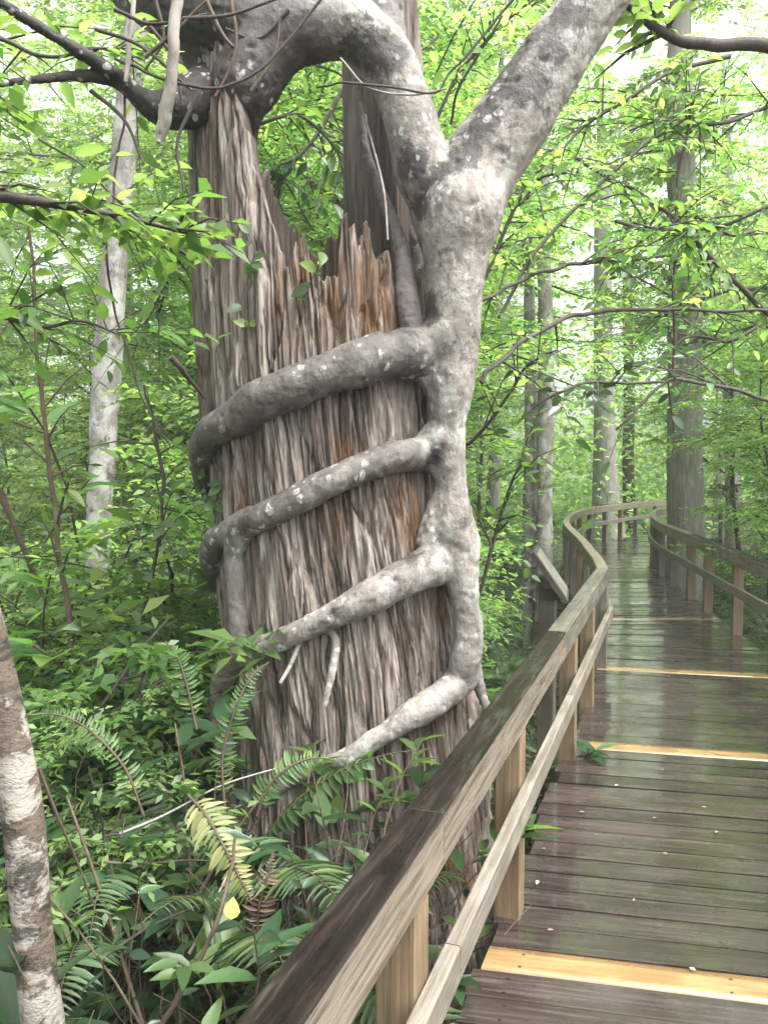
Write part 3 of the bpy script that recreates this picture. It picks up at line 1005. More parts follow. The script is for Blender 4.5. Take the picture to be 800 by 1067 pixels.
# ------------------------------------------------------------------ the strangler fig
def fuse(buf, name, mat, voxel=0.012, smooth=6, amp=0.006, seed=1, fine=0.003, stretch=1.0):
    """melt overlapping tubes into one skin, then give it bark relief"""
    me = buf.mesh('tmp', None)
    o = bpy.data.objects.new('tmp', me)
    COL.objects.link(o)
    rm = o.modifiers.new('r', 'REMESH')
    rm.mode = 'VOXEL'
    rm.voxel_size = voxel
    sm = o.modifiers.new('s', 'SMOOTH')
    sm.iterations = smooth
    sm.factor = 0.5
    dg = bpy.context.evaluated_depsgraph_get()
    out = bpy.data.meshes.new_from_object(o.evaluated_get(dg))
    bpy.data.objects.remove(o)
    bpy.data.meshes.remove(me)
    n = len(out.vertices)
    co, no = np.empty(n * 3), np.empty(n * 3)
    out.vertices.foreach_get('co', co)
    out.vertices.foreach_get('normal', no)
    co, no = co.reshape(-1, 3), no.reshape(-1, 3)
    x, y, z = co.T
    d = amp * 1.6 * fbm(x * 5, y * 5, z * 5 * stretch, 2, seed) + amp * fbm(x * 16, y * 16, z * 16 * stretch, 3, seed + 3)
    pit = fbm(x * 26, y * 26, z * 26 * stretch, 2, seed + 9)
    d -= amp * 1.3 * np.clip(pit - 0.35, 0, 1) * 3
    d += fine * fbm(x * 60, y * 60, z * 60 * stretch, 2, seed + 5)
    co = co + no * d[:, None]
    out.vertices.foreach_set('co', co.ravel())
    out.polygons.foreach_set('use_smooth', np.full(len(out.polygons), True))
    out.name = name
    out.materials.clear()
    out.materials.append(mat)
    out.update()
    return out


def chain(pts, n=7):
    """pts: (u, v, depth, pixel diameter) -> smooth centreline and radii"""
    P = [px(u, v, d) for (u, v, d, w_) in pts]
    rr = [w_ / 2 * d / FPX for (u, v, d, w_) in pts]
    C = catmull([(*p, r_) for p, r_ in zip(P, rr)], n)
    return C[:, :3], np.maximum(C[:, 3], 0.002)


def root_chain(pts, n=8, sink=0.55):
    """pts: (u, v, pixel diameter) on the stump's face"""
    Q = []
    for (u, v, w_) in pts:
        p0 = surf(u, v)
        r_ = w_ / 2 * p0[1] / FPX
        p = surf(u, v, r_ * sink)
        Q.append((*p, r_))
    C = catmull(Q, n)
    return C[:, :3], np.maximum(C[:, 3], 0.002)


def any_chain(pts, n=8, sink=0.5):
    """points (u, v, pixel diameter[, depth]); without a depth the point lies on the stump's face"""
    Q = []
    for q in pts:
        if q[0] == 'w':                       # ('w', degrees round the stump, height, radius)
            f_, z_, r_ = math.radians(q[1]), q[2], q[3]
            rr_ = stump_r(z_) + r_ * 0.1
            p = np.array([axis_x(z_) + math.sin(f_) * rr_, SCY - math.cos(f_) * rr_, z_])
        elif len(q) == 4:
            p = np.array(px(q[0], q[1], q[3]))
            r_ = q[2] / 2 * q[3] / FPX
        else:
            p0 = surf(q[0], q[1])
            r_ = q[2] / 2 * p0[1] / FPX
            p = surf(q[0], q[1], r_ * sink)
        Q.append((*p, r_))
    C = catmull(Q, n)
    return C[:, :3], np.maximum(C[:, 3], 0.002)


def build_fig():
    root = thing('strangler_fig', 'living strangler fig with smooth pale grey trunk gripping the right side of the dead stump', 'fig tree', (0.3, 3.3, GZ))
    inv = (-0.3, -3.3, -GZ)
    F = 3.24
    G = 3.3
    # (part, tone 0 pale .. 1 dark, points, how many metres of its start still belong to the trunk)
    chains = [
        ('trunk', 0.0, [(486, 640, 25, F), (482, 605, 34, F), (476, 565, 44, F), (471, 520, 38, F), (468, 480, 37, F), (467, 440, 39, F), (469, 395, 50, F), (472, 350, 56, F),
                        (474, 300, 60, F), (476, 260, 70, F), (481, 225, 82, F), (493, 188, 86, G), (519, 147, 82, G), (551, 100, 75, G), (585, 50, 67, G), (620, -5, 63, G), (665, -70, 60, G), (710, -150, 54, G)], 0),
        ('limb', 0.1, [(474, 255, 62, G), (460, 212, 66, G), (443, 175, 62, G), (429, 135, 54, G), (418, 98, 52, G), (399, 58, 58, G), (370, 31, 62, G), (338, 26, 62, G)], 0.45),
        ('limb', 0.6, [(415, 95, 40, G + .05), (404, 45, 40, G + .1), (400, -20, 38, G + .15), (405, -90, 34, G + .15)], 0.2),
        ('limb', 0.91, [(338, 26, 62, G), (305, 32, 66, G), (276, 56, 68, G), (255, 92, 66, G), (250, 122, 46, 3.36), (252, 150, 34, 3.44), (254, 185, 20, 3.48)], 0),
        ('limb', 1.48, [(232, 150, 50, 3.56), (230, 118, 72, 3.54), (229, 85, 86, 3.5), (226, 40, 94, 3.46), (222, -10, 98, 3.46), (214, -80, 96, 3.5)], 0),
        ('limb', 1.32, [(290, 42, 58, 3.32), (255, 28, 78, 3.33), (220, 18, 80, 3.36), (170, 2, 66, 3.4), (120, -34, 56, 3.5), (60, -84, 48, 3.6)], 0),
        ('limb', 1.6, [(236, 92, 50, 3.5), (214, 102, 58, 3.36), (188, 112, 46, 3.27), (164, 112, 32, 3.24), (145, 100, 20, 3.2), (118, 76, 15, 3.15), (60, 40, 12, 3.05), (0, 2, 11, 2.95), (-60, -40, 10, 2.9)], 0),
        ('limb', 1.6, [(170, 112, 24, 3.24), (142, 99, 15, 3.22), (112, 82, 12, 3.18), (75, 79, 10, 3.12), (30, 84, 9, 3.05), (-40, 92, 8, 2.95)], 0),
        # girdling roots
        ('girdling_root', 0.75, [(474, 335, 50, F), (462, 358, 56, F), (440, 370, 54), (416, 371, 50), (390, 374, 49), (360, 384, 49), (320, 398, 46), (280, 418, 44), (244, 440, 38), (224, 455, 32), ('w', -84, 1.62, .052), ('w', -105, 1.5, .045), ('w', -130, 1.42, .038), ('w', -160, 1.36, .03)], 0.16),
        ('girdling_root', 0.65, [(472, 446, 36, F), (460, 462, 44, F), (440, 470, 38), (420, 475, 34), (400, 480, 33), (360, 496, 33), (320, 516, 32), (285, 535, 31), (262, 542, 30), (240, 556, 26), (228, 568, 26), ('w', -84, 1.18, .042), ('w', -105, 1.08, .034), ('w', -130, 1.02, .028), ('w', -155, 1.0, .02)], 0.14),
        ('girdling_root', 0.28, [(470, 500, 28, F), (468, 545, 46, F), (456, 572, 54), (438, 589, 46), (400, 611, 37), (360, 633, 31), (320, 655, 25), (280, 674, 24), (252, 684, 26), (241, 704, 28), (238, 735, 27), (241, 790, 26), (240, 850, 30), (232, 930, 34)], 0.2),
        ('girdling_root', 0.25, [(479, 590, 28, F), (485, 625, 29, F), (488, 660, 29, F), (485, 688, 31, F), (470, 710, 33), (440, 732, 32), (400, 760, 28), (368, 782, 24), (346, 791, 20), (322, 803, 17), (298, 818, 14), (276, 840, 10)], 0.1),
        ('girdling_root', 0.4, [(262, 542, 26), (254, 558, 24), (248, 580, 19), (251, 620, 19), (254, 660, 19), (248, 690, 22)], 0),
        ('girdling_root', 0.3, [(488, 680, 22, F), (498, 715, 13, 3.3), (510, 748, 12, 3.3), (518, 790, 12, 3.35), (522, 850, 12, 3.4), (530, 920, 12, 3.45)], 0),
        # webs that round the corners where roots leave the trunk
        ('trunk', 0.5, [(425, 378, 30), (446, 392, 26, F), (457, 412, 24, F), (463, 436, 22, F)], 0),
        ('trunk', 0.4, [(438, 478, 22), (455, 490, 20, F), (463, 506, 18, F)], 0),
        ('trunk', 0.3, [(466, 425, 22, F), (456, 446, 24, F), (436, 462, 22)], 0),
        ('trunk', 0.2, [(466, 505, 26, F), (456, 535, 30, F), (440, 570, 26)], 0),
        ('trunk', 0.2, [(430, 600, 18), (458, 592, 22, F), (474, 608, 20, F), (482, 640, 16, F)], 0),
        ('trunk', 0.1, [(430, 180, 30, G), (448, 225, 40, G), (456, 265, 30, G), (458, 300, 20, F)], 0),
    ]
    buf = Buf()
    SP, SR, ST, SI, parts = [], [], [], [], ['trunk']
    for (nm, tone, pts, keep) in chains:
        c, r_ = any_chain(pts)
        sd_ = len(SP) * 3.7
        Lc = np.concatenate([[0], np.cumsum(np.linalg.norm(np.diff(c, axis=0), axis=1))])
        k_ = 1.0 if nm == 'girdling_root' else 0.35
        r_ = r_ * (1 + 0.15 * k_ * fbm(Lc * 7, sd_, 0.3, 3, 5))
        c = c + r_[:, None] * 0.22 * k_ * np.stack([fbm(Lc * 5, sd_, q_ + 0.5, 2, 8) for q_ in (1, 2, 3)], -1)
        tube(buf, c, r_, 18)
        L = np.concatenate([[0], np.cumsum(np.linalg.norm(np.diff(c, axis=0), axis=1))])
        if nm == 'trunk':
            pid = np.zeros(len(c), int)
        elif nm == 'limb':
            if 'limb' not in parts:
                parts.append('limb')
            pid = np.where(L < keep, 0, parts.index('limb'))
        else:
            parts.append(nm)
            pid = np.where(L < keep, 0, len(parts) - 1)
        SP.append(c), SR.append(r_), SI.append(pid)
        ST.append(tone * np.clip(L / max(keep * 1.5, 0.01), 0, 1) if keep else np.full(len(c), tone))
    SP, SR, ST, SI = np.concatenate(SP), np.concatenate(SR), np.concatenate(ST), np.concatenate(SI)
    me = fuse(buf, 'fig', M['fig'], 0.0085, 9, 0.006, 3, 0.0025)
    n = len(me.vertices)
    co, no = np.empty(n * 3), np.empty(n * 3)
    me.vertices.foreach_get('co', co)
    me.vertices.foreach_get('normal', no)
    co, no = co.reshape(-1, 3), no.reshape(-1, 3)
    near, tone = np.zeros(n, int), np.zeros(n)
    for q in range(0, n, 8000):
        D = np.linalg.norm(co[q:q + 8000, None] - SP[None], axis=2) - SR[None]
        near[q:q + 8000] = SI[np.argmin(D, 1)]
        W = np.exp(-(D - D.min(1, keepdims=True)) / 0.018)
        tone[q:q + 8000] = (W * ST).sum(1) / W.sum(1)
    weather = np.zeros(n)
    for (u, v, rr) in ((548, 50, .13), (530, 85, .13), (508, 125, .12), (488, 160, .10), (462, 190, .08), (440, 215, .07), (470, 235, .08), (590, 20, .08), (455, 330, .08),
                       (420, 372, .12), (455, 470, .06), (430, 590, .1), (400, 50, .1), (380, 45, .1), (475, 350, .08), (430, 170, .06)):
        p = np.array(px(u, v, 3.2))
        weather = np.maximum(weather, np.clip(1.4 - np.linalg.norm(co - p, axis=1) / rr, 0, 1))
    lp = np.empty(len(me.loops), np.int32)
    me.loops.foreach_get('vertex_index', lp)
    st, tot = np.empty(len(me.polygons), np.int32), np.empty(len(me.polygons), np.int32)
    me.polygons.foreach_get('loop_start', st)
    me.polygons.foreach_get('loop_total', tot)
    quads = np.stack([lp[st + k] for k in range(4)], -1) if (tot == 4).all() else None
    if quads is None:
        quads = np.stack([lp[st], lp[st + 1], lp[st + 2], lp[np.where(tot > 3, st + 3, st + 2)]], -1)
    own = near[quads].max(1)
    for pid, nm in enumerate(parts):
        f = quads[own == pid]
        if not len(f):
            continue
        use, inv_i = np.unique(f.ravel(), return_inverse=True)
        b = Buf()
        b.add(co[use], inv_i.reshape(-1, 4))
        pm = b.mesh(nm, M['fig'])
        if len(pm.vertices) == len(use):
            for an, arr in (('tone', tone), ('weather', weather)):
                pm.attributes.new(an, 'FLOAT', 'POINT').data.foreach_set('value', arr[use])
            pm.normals_split_custom_set_from_vertices([tuple(x) for x in no[use]])
        link(nm, pm, root, inv)
    bpy.data.meshes.remove(me)
    # dark hanging root in the hollow
    b = Buf()
    c, r_ = chain([(378, 120, 3.6, 8), (379, 150, 3.55, 10), (392, 190, 3.45, 12), (410, 235, 3.35, 14), (420, 270, 3.3, 20), (424, 310, 3.25, 24), (430, 345, 3.22, 26), (436, 375, 3.25, 22)])
    tube(b, c, r_, 12)
    link('hanging_root', fuse(b, 'hanging_root', M['fig_dark'], 0.006, 2, 0.004, 77), root, inv)
    for pts in ([(372, 60, 3.5, 3), (374, 100, 3.4, 3), (388, 150, 3.3, 2.5), (400, 200, 3.2, 2.5), (404, 250, 3.15, 2)],
                [(340, 655, 3.08, 7), (350, 668, 3.06, 9), (346, 700, 3.02, 9), (338, 735, 3.0, 6)],
                [(318, 655, 3.08, 5), (304, 690, 3.04, 5), (292, 712, 3.0, 4)]):
        b = Buf()
        c, r_ = chain(pts)
        tube(b, c, r_, 8)
        link('aerial_root', b.mesh('aerial_root', M['fig_root_pale']), root, inv)


build_fig()

# ------------------------------------------------------------------ leaves and plants
LEAF4 = (np.array([[0, 0, 0], [0.5, 0.45, 0.07], [0, 1, -0.12], [-0.5, 0.45, 0.07]]), np.array([[0, 1, 2, 3]]))
_ys = [0.0, 0.16, 0.42, 0.72, 1.0]
_ws = [0.0, 0.33, 0.5, 0.33, 0.0]
LV, LF = [], []
for y_, w_ in zip(_ys, _ws):
    dz = -0.22 * y_ * y_
    LV += [(-w_, y_, dz + 0.10 * w_), (0, y_, dz - 0.02), (w_, y_, dz + 0.10 * w_)]
for q in range(4):
    LF += [(q * 3, q * 3 + 1, q * 3 + 4, q * 3 + 3), (q * 3 + 1, q * 3 + 2, q * 3 + 5, q * 3 + 4)]
LEAF8 = (np.array(LV), np.array(LF))


def add_leaves(buf, P, D, Nn, L, W, tmpl):
    P, D, Nn = [np.asarray(q, float).reshape(-1, 3) for q in (P, D, Nn)]
    if not len(P):
        return
    L, W = np.broadcast_to(L, (len(P),)), np.broadcast_to(W, (len(P),))
    D = D / (np.linalg.norm(D, axis=1, keepdims=True) + 1e-9)
    S = np.cross(D, Nn)
    S /= np.linalg.norm(S, axis=1, keepdims=True) + 1e-9
    U = np.cross(S, D)
    T, F = tmpl
    V = (P[:, None, :] + S[:, None, :] * (T[None, :, 0:1] * W[:, None, None]) + D[:, None, :] * (T[None, :, 1:2] * L[:, None, None])
         + U[:, None, :] * (T[None, :, 2:3] * L[:, None, None]))
    k = len(T)
    FF = (np.arange(len(P))[:, None, None] * k + F[None]).reshape(-1, F.shape[1])
    buf.add(V.reshape(-1, 3), FF)


class Leaves:
    def __init__(self):
        self.P, self.D, self.N, self.L = [], [], [], []

    def put(self, p, d, n, l):
        self.P.append(p), self.D.append(d), self.N.append(n), self.L.append(l)

    def mesh(self, name, mat, ratio=0.45, tmpl=LEAF4):
        b = Buf()
        L = np.array(self.L)
        add_leaves(b, self.P, self.D, self.N, L, L * ratio, tmpl)
        return b.mesh(name, mat, True)


def unit(v):
    return v / (np.linalg.norm(v) + 1e-9)


def leafy_twig(lv, r, p0, d, length, n, ll, flat=0.5, droop=0.3):
    """leaves set alternately along a twig"""
    side = unit(np.cross(d, [0, 0, 1.0]))
    pts = []
    for k in range(n):
        t = (k + 0.6) / n
        p = p0 + d * length * t + np.array([0, 0, -droop * length * t * t])
        s = 1 if k % 2 else -1
        dd = unit(d * 0.7 + side * s * r.uniform(0.5, 1.1) + np.array([r.gauss(0, .25), r.gauss(0, .25), r.gauss(-0.15, .3)]))
        nn = unit(np.array([r.gauss(0, 1 - flat), r.gauss(0, 1 - flat), 1.0]))
        lv.put(p, dd, nn, ll * r.uniform(0.45, 1.3))
        pts.append(p)
    return pts


def limb_path(r, p0, az, el, length, n=9, curve=0.3, wob=0.12):
    P = [np.array(p0, float)]
    d = np.array([math.cos(az) * math.cos(el), math.sin(az) * math.cos(el), math.sin(el)])
    for k in range(n):
        d = unit(d + np.array([r.gauss(0, wob), r.gauss(0, wob), r.gauss(0, wob * 0.7) - curve / n * 0.6]))
        P.append(P[-1] + d * length / n)
    return np.array(P)


def grow_limb(wood, lv, r, p0, az, el, length, rad, ll, dens, sub=5, curve=0.3, flat=0.45):
    P = limb_path(r, p0, az, el, length, curve=curve)
    tube(wood, P, np.linspace(rad, rad * 0.18, len(P)), 6, False)
    for k in range(2, len(P)):
        for q in range(sub):
            t = r.random()
            p = P[k - 1] * (1 - t) + P[k] * t
            d = unit(P[k] - P[k - 1])
            a2 = math.atan2(d[1], d[0]) + r.choice((-1, 1)) * r.uniform(0.4, 1.3)
            dd = np.array([math.cos(a2), math.sin(a2), r.uniform(-0.25, 0.45)])
            dd = unit(dd)
            tl = length * r.uniform(0.12, 0.32) * (1.25 - 0.6 * k / len(P)) + 0.1
            e = p + dd * tl + np.array([0, 0, -0.2 * tl])
            if q < 3:
                tube(wood, [p, p + dd * tl * 0.5, e], [rad * 0.22, rad * 0.14, rad * 0.06], 4, False)
            leafy_twig(lv, r, p, dd, tl, max(4, int(2.1 * dens * tl / ll)), ll, flat, 0.2)
    leafy_twig(lv, r, P[-2], unit(P[-1] - P[-2]), length / 8, 6, ll, flat)


def tree_meshes(name, seed, H, r0, start, nl, ll, dens, bark, leafm, limb=1.6, lean=0.05, tmpl=LEAF4, sub=4, ratio=0.45, el=(0.1, 0.7), wiggle=0.05):
    r = random.Random(seed)
    wood, lv = Buf(), Leaves()
    P = [np.array([0, 0, -0.15])]
    d = np.array([r.gauss(0, lean), r.gauss(0, lean), 1.0])
    n = 18
    for k in range(n):
        d = unit(d + np.array([r.gauss(0, wiggle), r.gauss(0, wiggle), 0.1]))
        P.append(P[-1] + d * H / n)
    P = np.array(P)
    rad = r0 * (1 - np.linspace(0, 1, n + 1) * 0.82)
    rad[0] *= 1.5
    rad[1] *= 1.1
    C = catmull(np.column_stack([P, rad]), 3)
    tube(wood, C[:, :3], C[:, 3], 10, True)
    crown_wood = wood
    for k in range(nl):
        f = start + (1 - start) * (k + r.random()) / nl
        i = min(int(f * n), n - 1)
        p = P[i] + (P[i + 1] - P[i]) * (f * n - i)
        L = limb * (0.55 + 0.75 * math.sin(math.pi * min(1, (1.05 - f) / (1.05 - start + 0.001)) * 0.7 + 0.3)) * r.uniform(0.6, 1.25)
        grow_limb(crown_wood, lv, r, p, k * 2.4 + r.uniform(-.5, .5), r.uniform(*el), L, r0 * 0.32 * (1.15 - f) + 0.006, ll, dens, sub)
    return (wood.mesh(name + '_trunk', bark), lv.mesh(name + '_crown', leafm, ratio, tmpl))


def place(name, parts, loc, rotz, scale, label, cat, group=None):
    o = thing(name, label, cat, loc, rotz, group, None, scale)
    for nm, me in parts:
        link(nm, me, o)
    return o


def fern_mesh(seed, nf=11, L=0.8, pin=24, mat=None, upright=0.9, wpin=0.085, tmpl=LEAF4, ratio=0.22):
    r = random.Random(seed)
    fr, st = Buf(), Buf()
    lv = Leaves()
    for k in range(nf):
        az = k * 2.4 + r.uniform(-.4, .4)
        ln = L * r.uniform(0.65, 1.15)
        el = upright * r.uniform(0.7, 1.25)
        P = [np.array([0, 0, 0.0])]
        n = 14
        twist = r.gauss(0, .25)
        for q in range(n):
            e = el - (q / n) ** 1.4 * 1.5
            a = az + twist * q / n
            P.append(P[-1] + np.array([math.cos(a) * math.cos(e), math.sin(a) * math.cos(e), math.sin(e)]) * ln / n)
        P = np.array(P)
        tube(st, P, np.linspace(0.004, 0.001, len(P)), 4, False)
        for q in range(pin):
            t = 0.12 + 0.88 * (q + 0.5) / pin
            i = min(int(t * n), n - 1)
            p = P[i] + (P[i + 1] - P[i]) * (t * n - i)
            d = unit(P[i + 1] - P[i])
            s = unit(np.cross(d, [0, 0, 1.0]) + 1e-6)
            up = np.cross(s, d)
            pl = wpin * ln * 1.5 * (0.35 + 0.65 * math.sin(math.pi * min(1, (1.02 - t) * 1.15))) if t > 0.3 else wpin * ln * 1.5 * (0.4 + t * 1.8)
            pl *= max(0.12, min(1, (1.05 - t) * 3))
            for sg in (-1, 1):
                dd = unit(s * sg + d * 0.3 + up * r.uniform(-0.25, 0.05))
                lv.put(p, dd, up + np.array([r.gauss(0, .1), r.gauss(0, .1), 0]), pl * r.uniform(.9, 1.1))
    return [('fronds', lv.mesh('fronds', mat or M['fern'], ratio, tmpl)), ('stalks', st.mesh('stalks', M['brown_twig']))]


def plant_mesh(seed, stems, H, ll, nleaf, mat, ratio=0.38, spread=0.5, tmpl=LEAF8, whorl=True):
    r = random.Random(seed)
    wood, lv = Buf(), Leaves()
    for k in range(stems):
        az = k * 2.4 + r.uniform(-.6, .6)
        P = limb_path(r, (r.gauss(0, .05), r.gauss(0, .05), -0.03), az, r.uniform(0.75, 1.45), H * r.uniform(0.6, 1.15), 8, spread, 0.13)
        tube(wood, P, np.linspace(0.006, 0.002, len(P)), 5, False)
        for q in range(nleaf):
            t = 0.25 + 0.75 * (q + r.random() * .6) / nleaf
            if whorl and r.random() < 0.45:
                t = 1 - r.random() * 0.12
            f = min(t, 0.999) * 8
            i = int(f)
            p = P[i] + (P[i + 1] - P[i]) * (f - i)
            d = unit(P[i + 1] - P[i])
            a2 = q * 2.4 + k
            out = np.array([math.cos(a2), math.sin(a2), r.uniform(-0.15, 0.5)])
            dd = unit(out + d * 0.5)
            nn = unit(np.array([r.gauss(0, .25), r.gauss(0, .25), 1]) - 0.3 * out)
            lv.put(p, dd, nn, ll * r.uniform(0.6, 1.15))
    return [('stem', wood.mesh('stem', M['brown_twig'])), ('foliage', lv.mesh('foliage', mat, ratio, tmpl))]


def shrub_mesh(seed, H, nl, ll, dens, mat, tmpl=LEAF4, limb=0.6, bark='twig', ratio=0.45):
    r = random.Random(seed)
    wood, lv = Buf(), Leaves()
    for s in range(r.randint(3, 5)):
        P = limb_path(r, (r.gauss(0, .08), r.gauss(0, .08), -0.05), s * 2.2 + r.random(), r.uniform(1.0, 1.45), H * r.uniform(.7, 1.1), 9, 0.1, 0.1)
        tube(wood, P, np.linspace(0.014, 0.004, len(P)), 6, False)
        for k in range(nl):
            f = r.uniform(0.25, 1) * 8.9
            i = int(f)
            p = P[i] + (P[i + 1] - P[i]) * (f - i)
            grow_limb(wood, lv, r, p, k * 2.4 + r.random(), r.uniform(-.1, .8), limb * r.uniform(.5, 1.1), 0.006, ll, dens, 2, 0.3)
    return [('stem', wood.mesh('stem', M[bark])), ('foliage', lv.mesh('foliage', mat, ratio, tmpl))]


# ---- kinds
T_small = [[(nm, me) for nm, me in zip(('trunk', 'crown'), tree_meshes('sapling', 11 + k, H, 0.035, st, nl, 0.075, 1.0, M['twig'], M[lm], lb, 0.06))]
           for k, (H, st, nl, lb, lm) in enumerate([(4.6, .25, 20, 1.0, 'leaf'), (5.4, .3, 22, 1.2, 'leaf_pale'), (3.8, .2, 18, .9, 'leaf_pale')])]
T_big = [[(nm, me) for nm, me in zip(('trunk', 'crown'), tree_meshes('tree', 41 + k, H, r0, st, nl, 0.11, 1.0, M[bk], M[lm], lb, 0.03))]
         for k, (H, r0, st, nl, lb, lm, bk) in enumerate([(11, .12, .3, 30, 2.2, 'leaf', 'pale_trunk'), (13, .15, .35, 32, 2.5, 'leaf_pale', 'grey_bark'), (9.5, .1, .22, 30, 2.0, 'leaf_pale', 'pale_trunk')])]
T_can = [[(nm, me) for nm, me in zip(('trunk', 'crown'), tree_meshes('understory_tree', 91 + k, H, 0.055, st, nl, 0.08, 1.0, M['twig'], M[lm], lb, 0.05, LEAF4, 5))]
         for k, (H, st, nl, lb, lm) in enumerate([(6.6, .3, 34, 1.9, 'leaf'), (7.2, .34, 36, 2.1, 'leaf_pale'), (6.0, .28, 30, 1.7, 'leaf_pale')])]
SHR = [shrub_mesh(61, 1.5, 6, 0.065, 1.0, M['leaf_pale']), shrub_mesh(62, 1.2, 6, 0.075, 1.0, M['leaf']), shrub_mesh(63, 1.9, 7, 0.06, 1.0, M['leaf_pale'])]
FERN = [fern_mesh(71, 10, 0.8, 34), fern_mesh(72, 11, 0.9, 36, None, 1.0), fern_mesh(73, 8, 0.7, 32, None, 0.8)]
PLANT = [plant_mesh(81, 5, 0.6, 0.13, 8, M['leaf_dark']), plant_mesh(82, 4, 0.75, 0.12, 10, M['leaf_dark'], 0.36), plant_mesh(83, 6, 0.45, 0.10, 8, M['leaf'], 0.42)]

R1 = random.Random(2024)


def uof(x, y):
    return 400 + FPX * x / max(y, 0.01)


def zone(x, y):
    u = uof(x, y)
    if x > float(np.interp(y, CC[:, 1], CC[:, 0])) and y < 21:
        return 'right of the boardwalk'
    if y > 15:
        return 'in the pale woods far behind the stump'
    if u < 230:
        return 'left of the girdled stump'
    if u < 480:
        return 'behind the girdled stump'
    return 'between the stump and the boardwalk bend'


def free(x, y, clear):
    return path_dist(x, y) > clear and math.hypot(x + 0.15, y - SCY) > 0.75 + clear * 0.3 and math.hypot(x, y) > 1.2


# ---- forest trees
placed = []
for k, (x, y, lb) in enumerate([(5.2, 6.9, 'leafy understory tree right of the boardwalk, nearest of those beyond the right railing'),
                                (5.5, 9.2, 'leafy understory tree just before the thick grey cypress, right of the railing'),
                                (5.9, 11.4, 'leafy understory tree right beside the thick grey cypress'),
                                (6.6, 15.0, 'leafy understory tree behind the thick grey cypress'),
                                (0.55, 8.4, 'leafy understory tree behind the sign and left of the slim pale trunks'),
                                (-1.5, 8.6, 'leafy understory tree directly behind the pale lichen covered trunk'),
                                (-0.7, 8.2, 'leafy understory tree behind the hollow stump')]):
    placed.append((x, y))
    place('understory_tree', T_can[k % 3], (x, y, gz(x, y)), k * 1.3, 1.0, lb, 'tree')
for (n, kinds, y0, y1, sc, mind, clear, nm, adj) in ((30, T_big, 10, 34, (0.85, 1.25), 1.5, 1.2, 'tree', 'broadleaf tree with airy green crown'),
                                                    (46, T_small, 4.8, 20, (0.8, 1.3), 0.7, 1.0, 'sapling', 'slender understory sapling with open sprays of leaves')):
    c = tries = 0
    while c < n and tries < 4000:
        tries += 1
        y = y0 + (y1 - y0) * R1.random() ** 0.8
        u = R1.uniform(-120, 920)
        x = (u - 400) / FPX * y
        if not free(x, y, clear) or any(math.hypot(x - a, y - b) < mind for a, b in placed):
            continue
        if 530 < u < 690 and 7 < y < 24:
            continue
        if 600 < u < 790 and 9 < y < 22:      # keep the bend of the walk in view
            continue
        if 590 < u < 720 and y > 20 and R1.random() < 0.8:
            continue
        if nm == 'tree' and u > 540 and R1.random() < 0.5:
            continue
        if u < 230 and R1.random() < (0.55 if nm == 'tree' else 0.45):
            continue
        if nm == 'sapling' and u < 190 and y < 8:
            continue
        if y < 7 and u < 480 and nm == 'sapling' and R1.random() < 0.4:
            continue
        placed.append((x, y))
        z = zone(x, y)
        k = R1.randrange(3)
        place(nm, kinds[k], (x, y, gz(x, y)), R1.uniform(0, 6.28), R1.uniform(*sc), adj + ' ' + z, 'tree', nm + 's ' + z)
        c += 1
# ---- shrubs, ferns, leafy plants
for (n, kinds, y0, y1, sc, mind, clear, nm, adj, umin) in ((70, SHR, 4.2, 22, (0.7, 1.4), 0.5, 1.15, 'shrub', 'loose leafy shrub', -80),
                                                         (110, FERN, 1.7, 13, (0.6, 1.25), 0.28, 0.25, 'fern', 'green sword fern with arching fronds', -60),
                                                         (46, PLANT, 1.7, 7, (0.7, 1.3), 0.25, 0.22, 'leafy_plant', 'low plant with broad glossy leaves', -40)):
    pts = []
    c = tries = 0
    while c < n and tries < 6000:
        tries += 1
        y = y0 + (y1 - y0) * R1.random() ** (1.1 if nm == 'shrub' else 1.5)
        u = R1.uniform(umin, 900)
        x = (u - 400) / FPX * y
        if not free(x, y, clear + (0.45 if y < 4.5 and nm == 'fern' else 0)) or any(math.hypot(x - a, y - b) < mind for a, b in pts):
            continue
        if 550 < u < 680 and 6.5 < y < 23 and nm == 'shrub':
            continue
        if y < 3.2 and x > -1.0 and R1.random() < 0.5:
            continue
        if nm == 'fern' and y < 7 and path_dist(x, y) < 0.75:
            continue
        if nm == 'fern' and y < 4.5 and -0.75 < x < float(np.interp(y, CC[:, 1], CC[:, 0])):
            continue
        pts.append((x, y))
        z = zone(x, y)
        place(nm, kinds[R1.randrange(3)], (x, y, gz(x, y)), R1.uniform(0, 6.28), R1.uniform(*sc), adj + ' ' + z, nm.replace('_', ' '), nm.replace('_', ' ') + 's ' + z)
        c += 1


